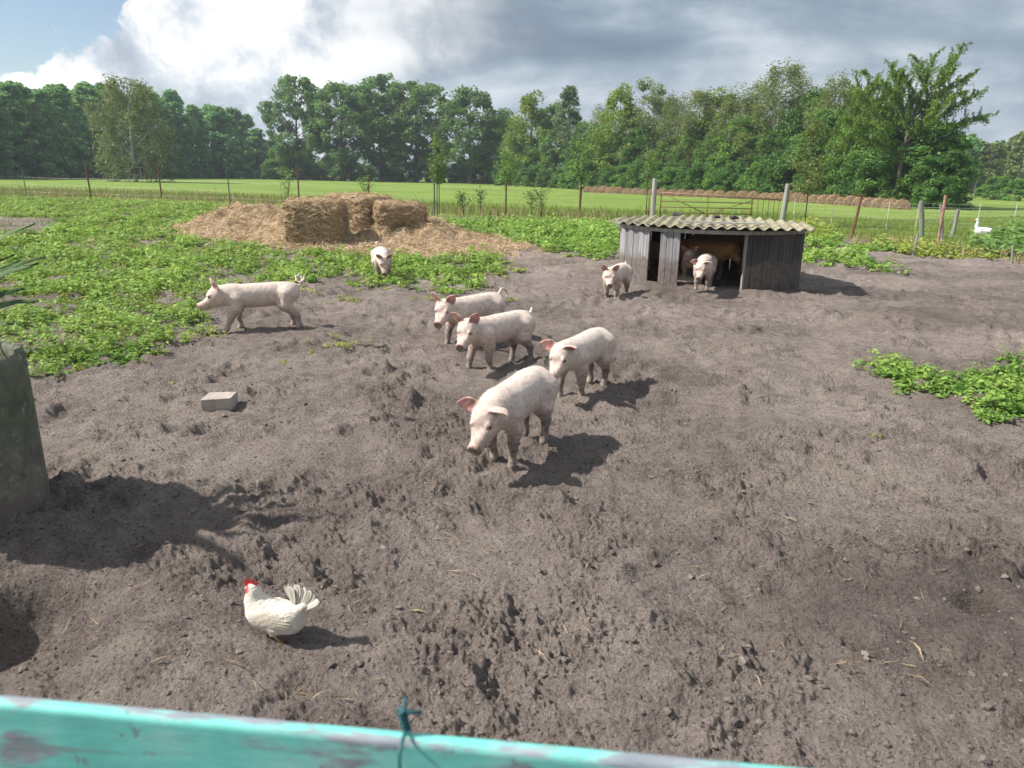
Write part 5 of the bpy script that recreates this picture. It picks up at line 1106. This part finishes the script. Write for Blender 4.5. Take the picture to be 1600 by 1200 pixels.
    for sy in (1, -1):
        V2, F2 = surface_nets(lambda q, sy=sy: ell(q, (.146, .010 * sy, .268), (.013, .007, .024)), (.12, -.03, .23), (.17, .03, .31), .003); mk('wattle', V2, F2, RED, root, smooth=True)
        V2, F2 = surface_nets(lambda q, sy=sy: ell(q, (.140, .0235 * sy, .306), (.0045, .0035, .0045)), (.125, -.035, .29), (.155, .035, .32), .0015); mk('eye', V2, F2, EYE, root, smooth=True)
    MB().tube([(.146, 0, .300), (.160, 0, .299), (.178, 0, .291)], [.011, .008, .001], 7).build('beak', BEAK, root, smooth=True)
    # legs with three toes forward and one back
    for nm, hip, ank in (('leg', (.0, -.04, .065), (.075, -.035, .012)), ('leg', (-.01, .04, .065), (-.045, .04, .012))):
        m = MB(); m.tube([hip, (np.array(hip) + ank) / 2 + [.012, 0, .004], ank], [.0095, .0075, .0065], 7)
        for a, l_ in ((-.45, .045), (0, .055), (.45, .045), (3.14, .022)):
            e = np.array(ank) + [math.cos(a) * l_, math.sin(a) * l_, -.008]; m.tube([ank, (np.array(ank) + e) / 2 + [0, 0, .004], e], [.006, .0052, .002], 6)
        m.build(nm, SHANK, root, smooth=True)
hen()
def goose():
    b = G(1534, 379); root = thing('goose', 'white goose standing in the meadow beyond the right fence', 'goose', (b[0], b[1], .03), math.pi - .25, None, .85)
    def f(Pt):
        d = ell(Pt, (0, 0, .36), (.30, .145, .155)); d = smin(d, rcone(Pt, (-.2, 0, .38), (-.40, 0, .42), .09, .03), .06)
        d = smin(d, chain(Pt, [(.18, 0, .40), (.27, 0, .54), (.25, 0, .68), (.27, 0, .76)], [.09, .055, .040, .036], .03), .06); d = smin(d, ell(Pt, (.29, 0, .775), (.062, .038, .042)), .02)
        return smin(d, ell(Pt, (-.03, 0, .25), (.15, .09, .07)), .05)
    V, F = surface_nets(f, (-.5, -.2, .1), (.4, .2, .86), .014); mk('body', V, F, FEATHER, root, smooth=True, col=np.tile([.80, .79, .76], (len(V), 1)))
    OR = simple('orange_bill', (.62, .24, .05), (.72, .32, .08), rough=.5, bs=.1)
    MB().tube([(.33, 0, .775), (.37, 0, .768), (.415, 0, .757)], [.026, .020, .010], 8).build('bill', OR, root, smooth=True)
    for sy in (1, -1):
        MB().tube([(-.02, .07 * sy, .22), (-.02, .075 * sy, .02)], [.018, .014], 7).tube([(-.03, .075 * sy, .012), (.07, .08 * sy, .008)], [.012, .035], 6).build('leg', OR, root, smooth=True)
        Vf, Ff = feather(.42, .17, curve=.05, thick=.012); mk('wing', Vf * [-1, 1, 1] + [.17, sy * .140, .38], [np.array(Ff)], FEATHER, root, smooth=True, col=np.tile([.76, .75, .71], (len(Vf), 1)))
goose()

# ================================================================== PLANTER, BLOCK, STICK, FOREGROUND BOARD
def planter():
    m, t, p, o = material('old_concrete'); O = obj(t); n = t.m('ADD', t.m('MULTIPLY', t.noise(O, 3.0, 6, .62, .4), .65), t.m('MULTIPLY', t.noise(O, 26, 5, .7), .35)); c = t.ramp(n, [(.34, (.075, .070, .055)), (.47, (.165, .155, .125)), (.58, (.27, .25, .21)), (.70, (.40, .38, .33))])
    sp = t.node('ShaderNodeSeparateXYZ'); t.put(sp.inputs[0], O); alg = t.m('MULTIPLY', t.step(t.m('ADD', sp.outputs[2], t.m('MULTIPLY', t.m('SUBTRACT', t.noise(O, 6, 5, .6), .5), .6)), .25, .55), .72)
    c = t.mix(alg, c, t.ramp(t.noise(O, 18, 4, .6), [(.3, (.055, .070, .040)), (.7, (.15, .17, .10))]))
    spl = t.step(t.m('ADD', sp.outputs[2], t.m('MULTIPLY', t.m('SUBTRACT', t.noise(O, 9, 6, .7), .5), .5)), .30, .10); c = t.mix(t.m('MULTIPLY', spl, .8), c, (.15, .12, .10)); c = t.mix(t.m('MULTIPLY', t.step(t.noise(O, 12, 6, .7), .58, .66), .55), c, (.42, .40, .35)); t.put(p.inputs['Base Color'], c); p.inputs['Roughness'].default_value = .9; bump(t, p, t.m('ADD', t.noise(O, 40, 6, .7), t.m('MULTIPLY', t.noise(O, 7, 4, .6), 1.5)), .6, .012)
    Rr = .42; h = .86; tp = G(80, 778); dirn = norm([tp[0], tp[1], 0]); left = np.array([-dirn[1], dirn[0], 0]); c0 = tp[:3] + left * (Rr * 1.0); root = thing('planter', 'mossy concrete tub planter at the left edge with spiky leaves', 'planter', (c0[0], c0[1], -.02), 0)
    prof = [(.0, Rr * .985), (.03, Rr), (h * .5, Rr * .99), (h - .05, Rr * .975), (h - .015, Rr * .97), (h, Rr * .945), (h - .01, Rr * .86), (h - .05, Rr * .845), (h - .20, Rr * .84)]; n = 64; V = []; F = []
    r = np.random.default_rng(3)
    for z, q in prof:
        for j in range(n): a = j / n * 6.2832; w_ = 1 + .004 * math.sin(5 * a + z * 7) + r.normal(0, .002); V.append((q * w_ * math.cos(a), q * w_ * math.sin(a), z + (r.normal(0, .003) if z > .6 else 0)))
    for i in range(len(prof) - 1): F += [(i * n + j, i * n + (j + 1) % n, (i + 1) * n + (j + 1) % n, (i + 1) * n + j) for j in range(n)]
    MB().add(V, F).build('tub', m, root, smooth=True)
    V = [(0, 0, h - .10)] + [(Rr * .85 * math.cos(a), Rr * .85 * math.sin(a), h - .13) for a in np.linspace(0, 6.2832, 25)[:-1]]; MB().add(V, [(0, 1 + j, 1 + (j + 1) % 24) for j in range(24)]).build('potting_soil', simple('potting_soil', (.03, .025, .02), (.08, .065, .05), scale=30, bs=.8, bd=.02), root)
    lm = simple('spiky_leaf', (.040, .085, .034), (.10, .17, .06), scale=8, rough=.7, bs=.2, bd=.004, stretch=(1, 1, .2), spec=.2); plant = thing('spiky_plant', 'dark green sword-leaved plant growing in the concrete tub', 'plant', (c0[0], c0[1], h - .13), 0)
    for k in range(30):
        a = k * 2.399 + r.normal(0, .1); el = R(r.uniform(54, 86)); L = r.uniform(.5, .85); wd = r.uniform(.036, .052); rl = r.uniform(-1.2, 1.2); V = []; nn = 9
        if k == 0: a, el, L, rl = -.04, R(63), .80, .9
        if k == 1: a, el, L, rl = .02, R(54), .68, .9
        if k == 2: a, el, L, rl = .05, R(71), .95, .7
        for i in range(nn):
            t_ = i / (nn - 1); q = .03 + L * t_; e_ = el - .35 * t_ * t_; w2 = wd * (1 - t_ ** 2.2) + .001; cx = math.cos(a) * q * math.cos(e_); cy_ = math.sin(a) * q * math.cos(e_); z = q * math.sin(e_); sx, sy = -math.sin(a) * w2, math.cos(a) * w2; cr_, sr_ = math.cos(rl), math.sin(rl) * w2; V += [(cx + sx * cr_, cy_ + sy * cr_, z + w2 * .25 + sr_), (cx, cy_, z - .004), (cx - sx * cr_, cy_ - sy * cr_, z + w2 * .25 - sr_), (cx, cy_, z + .006)]
        F = [(i * 4 + k2, i * 4 + (k2 + 1) % 4, (i + 1) * 4 + (k2 + 1) % 4, (i + 1) * 4 + k2) for i in range(nn - 1) for k2 in range(4)]; MB().add(V, F).build('leaf', lm, plant, smooth=False)
planter()
def block():
    r = np.random.default_rng(8); b = G(345, 632); m = simple('pale_concrete_block', (.30, .255, .215), (.47, .415, .355), scale=9, rough=.9, bs=.5, bd=.006); o = MB().box((0, 0, .035), (.225, .165, .095), jit=.004, rng=r).build('concrete_block', m); bevel(o, .006, 2)
    o.location = (b[0], b[1], float(soil_h(b[0], b[1])) + .005); o.rotation_euler = (R(3), R(-2), .03); tag(o, 'pale concrete paving block lying alone on the soil', 'block')
block()
def stick():
    a, b = G(560, 546), G(600, 551); c = (a + b) / 2; z = float(soil_h(c[0], c[1])) + .018; r = np.random.default_rng(4); Pn = limb_path(a - c, b - c, r, n=7, wob=.05); o = MB().tube(Pn, np.linspace(.016, .010, 7), 7).build('stick', BARK, smooth=True); o.location = (c[0], c[1], z); tag(o, 'short broken stick lying on the soil behind the block', 'stick')
stick()
def front_board():
    m, t, p, o = material('worn_turquoise_paint'); O = obj(t); st = t.vm('MULTIPLY', O, (5, 26, 26)); n = t.m('ADD', t.m('MULTIPLY', t.noise(st, 1.0, 6, .65, .5), .7), t.m('MULTIPLY', t.noise(O, 9, 4, .6), .3))
    sp = t.node('ShaderNodeSeparateXYZ'); t.put(sp.inputs[0], O)
    paint = t.ramp(t.noise(O, 5, 5, .6), [(.3, (.12, .46, .40)), (.5, (.17, .58, .51)), (.7, (.36, .64, .58))]); wood = t.ramp(t.noise(st, 1.6, 6, .7), [(.3, (.17, .20, .22)), (.7, (.33, .36, .40))])
    edge = t.m('MULTIPLY', t.step(sp.outputs[2], -.010, .0), .055); worn = t.step(t.m('ADD', n, edge), .515, .60); t.put(p.inputs['Base Color'], t.mix(worn, paint, wood)); p.inputs['Roughness'].default_value = .6; scr = t.step(t.noise(t.vm('MULTIPLY', O, (3, 60, 60)), 1.0, 4, .7), .60, .66); chip = t.step(t.noise(O, 34, 5, .7), .62, .66); t.put(p.inputs['Base Color'], t.mix(t.m('MULTIPLY', t.m('MAXIMUM', scr, chip), .7), t.mix(worn, paint, wood), (.20, .22, .22))); bump(t, p, t.m('SUBTRACT', n, t.m('MULTIPLY', chip, .5)), .5, .004)
    zt = 1.15; A, B = G(0, 1080, zt), G(1192, 1189, zt); d = norm(B - A); L = 2.6; root = thing('board_fence', 'turquoise painted board fence with worn paint right in front of the camera', 'fence', (0, 0, 0)); mid = A + d * .45; ang = math.atan2(d[1], d[0]); nrm = np.array([math.sin(ang), -math.cos(ang), 0])
    for k, (z, hh) in enumerate(((zt, .15), (zt - .34, .14), (zt - .68, .14))):
        q = MB().box((0, 0, -hh / 2), (L, .020, hh)).build('board', m, root); bevel(q, .0085, 4); q.location = tuple(np.array([mid[0], mid[1], z]) + nrm * .010); q.rotation_euler = (0, 0, ang)
    for s_ in (-1.15, 1.15):
        pc = mid + d * s_ - nrm * .05; q = MB().box((0, 0, .52), (.09, .09, 1.24)).build('post', WOOD_POST, root); q.location = (pc[0], pc[1], 0); q.rotation_euler = (0, 0, ang)
    # twist of coated wire tied round the top board
    wm = simple('green_coated_wire', (.012, .075, .085), (.03, .14, .15), rough=.5, bs=0); c = G(636, 1146, zt); c = np.array([c[0], c[1], zt]); fr = nrm
    o = thing('wire_tie', 'dark green twist of wire tied round the turquoise board', 'wire', tuple(c))
    loop = [fr * .034 - [0, 0, .17], fr * .036 - [0, 0, .06], fr * .035 + [0, 0, .002], fr * .018 + [0, 0, .008], -fr * .004 + [0, 0, .006], -fr * .008 - [0, 0, .05], -fr * .008 - [0, 0, .17], fr * .012 - [0, 0, .18], fr * .034 - [0, 0, .17]]
    MB().tube(np.array(loop), .0021, 8, cap=False).build('loop', wm, o, smooth=True)
    a = np.linspace(0, 1, 22)
    tw = [np.stack([.0035 * np.cos(a * 16 + ph) - .006 * a + d[0] * 0, .0035 * np.sin(a * 16 + ph) * np.ones(22), .004 + .028 * a], 1) for ph in (0, math.pi)]
    tw[0] = np.concatenate([tw[0], [tw[0][-1] + [.012, .0, -.003], tw[0][-1] + [.026, .0, -.004]]])
    tw[1] = np.concatenate([tw[1], [tw[1][-1] + [.001, .003, .012]]])
    for q in tw: MB().tube(q, .0024, 8).build('twisted_end', wm, o, smooth=True)
front_board()
# ================================================================== AIR
def haze():
    m = bpy.data.materials.new('summer_haze'); m.use_nodes = True; t = NT(m.node_tree); t.n.clear(); o = t.node('ShaderNodeOutputMaterial'); v = t.node('ShaderNodeVolumePrincipled')
    v.inputs['Color'].default_value = (.82, .91, 1.0, 1); v.inputs['Density'].default_value = HAZE_D; v.inputs['Anisotropy'].default_value = 0.2; t.l.new(v.outputs[0], o.inputs['Volume'])
    b = MB().box((0, 250, 17.5), (1300, 1100, 45)).build('haze', m); b.location = (0, 0, 0); tag(b, 'thin bluish summer haze in the air', 'haze', kind='stuff')
HAZE_D = 0.0005
haze()

def dust():                               # dust kicked up by the pigs in the doorway
    m = bpy.data.materials.new('kicked_up_dust'); m.use_nodes = True; t = NT(m.node_tree); t.n.clear(); o = t.node('ShaderNodeOutputMaterial'); v = t.node('ShaderNodeVolumePrincipled')
    v.inputs['Color'].default_value = (.80, .66, .58, 1); v.inputs['Density'].default_value = 0.75; t.l.new(v.outputs[0], o.inputs['Volume']); r = np.random.default_rng(2)
    V, F = surface_nets(lambda q: smin(smin(ell(q, (-.30, 0, .12), (.42, .34, .26)), ell(q, (.2, .1, .08), (.5, .3, .2)), .15), ell(q, (-.1, -.35, .05), (.45, .3, .14)), .15), (-1, -1, -.1), (1, 1, .6), .05)
    b = mk('dust_cloud', V, F, m, smooth=True); p = G(1078, 444); b.location = (p[0], p[1], .0); tag(b, 'thin brown dust kicked up in the shed doorway', 'dust', kind='stuff')
dust()
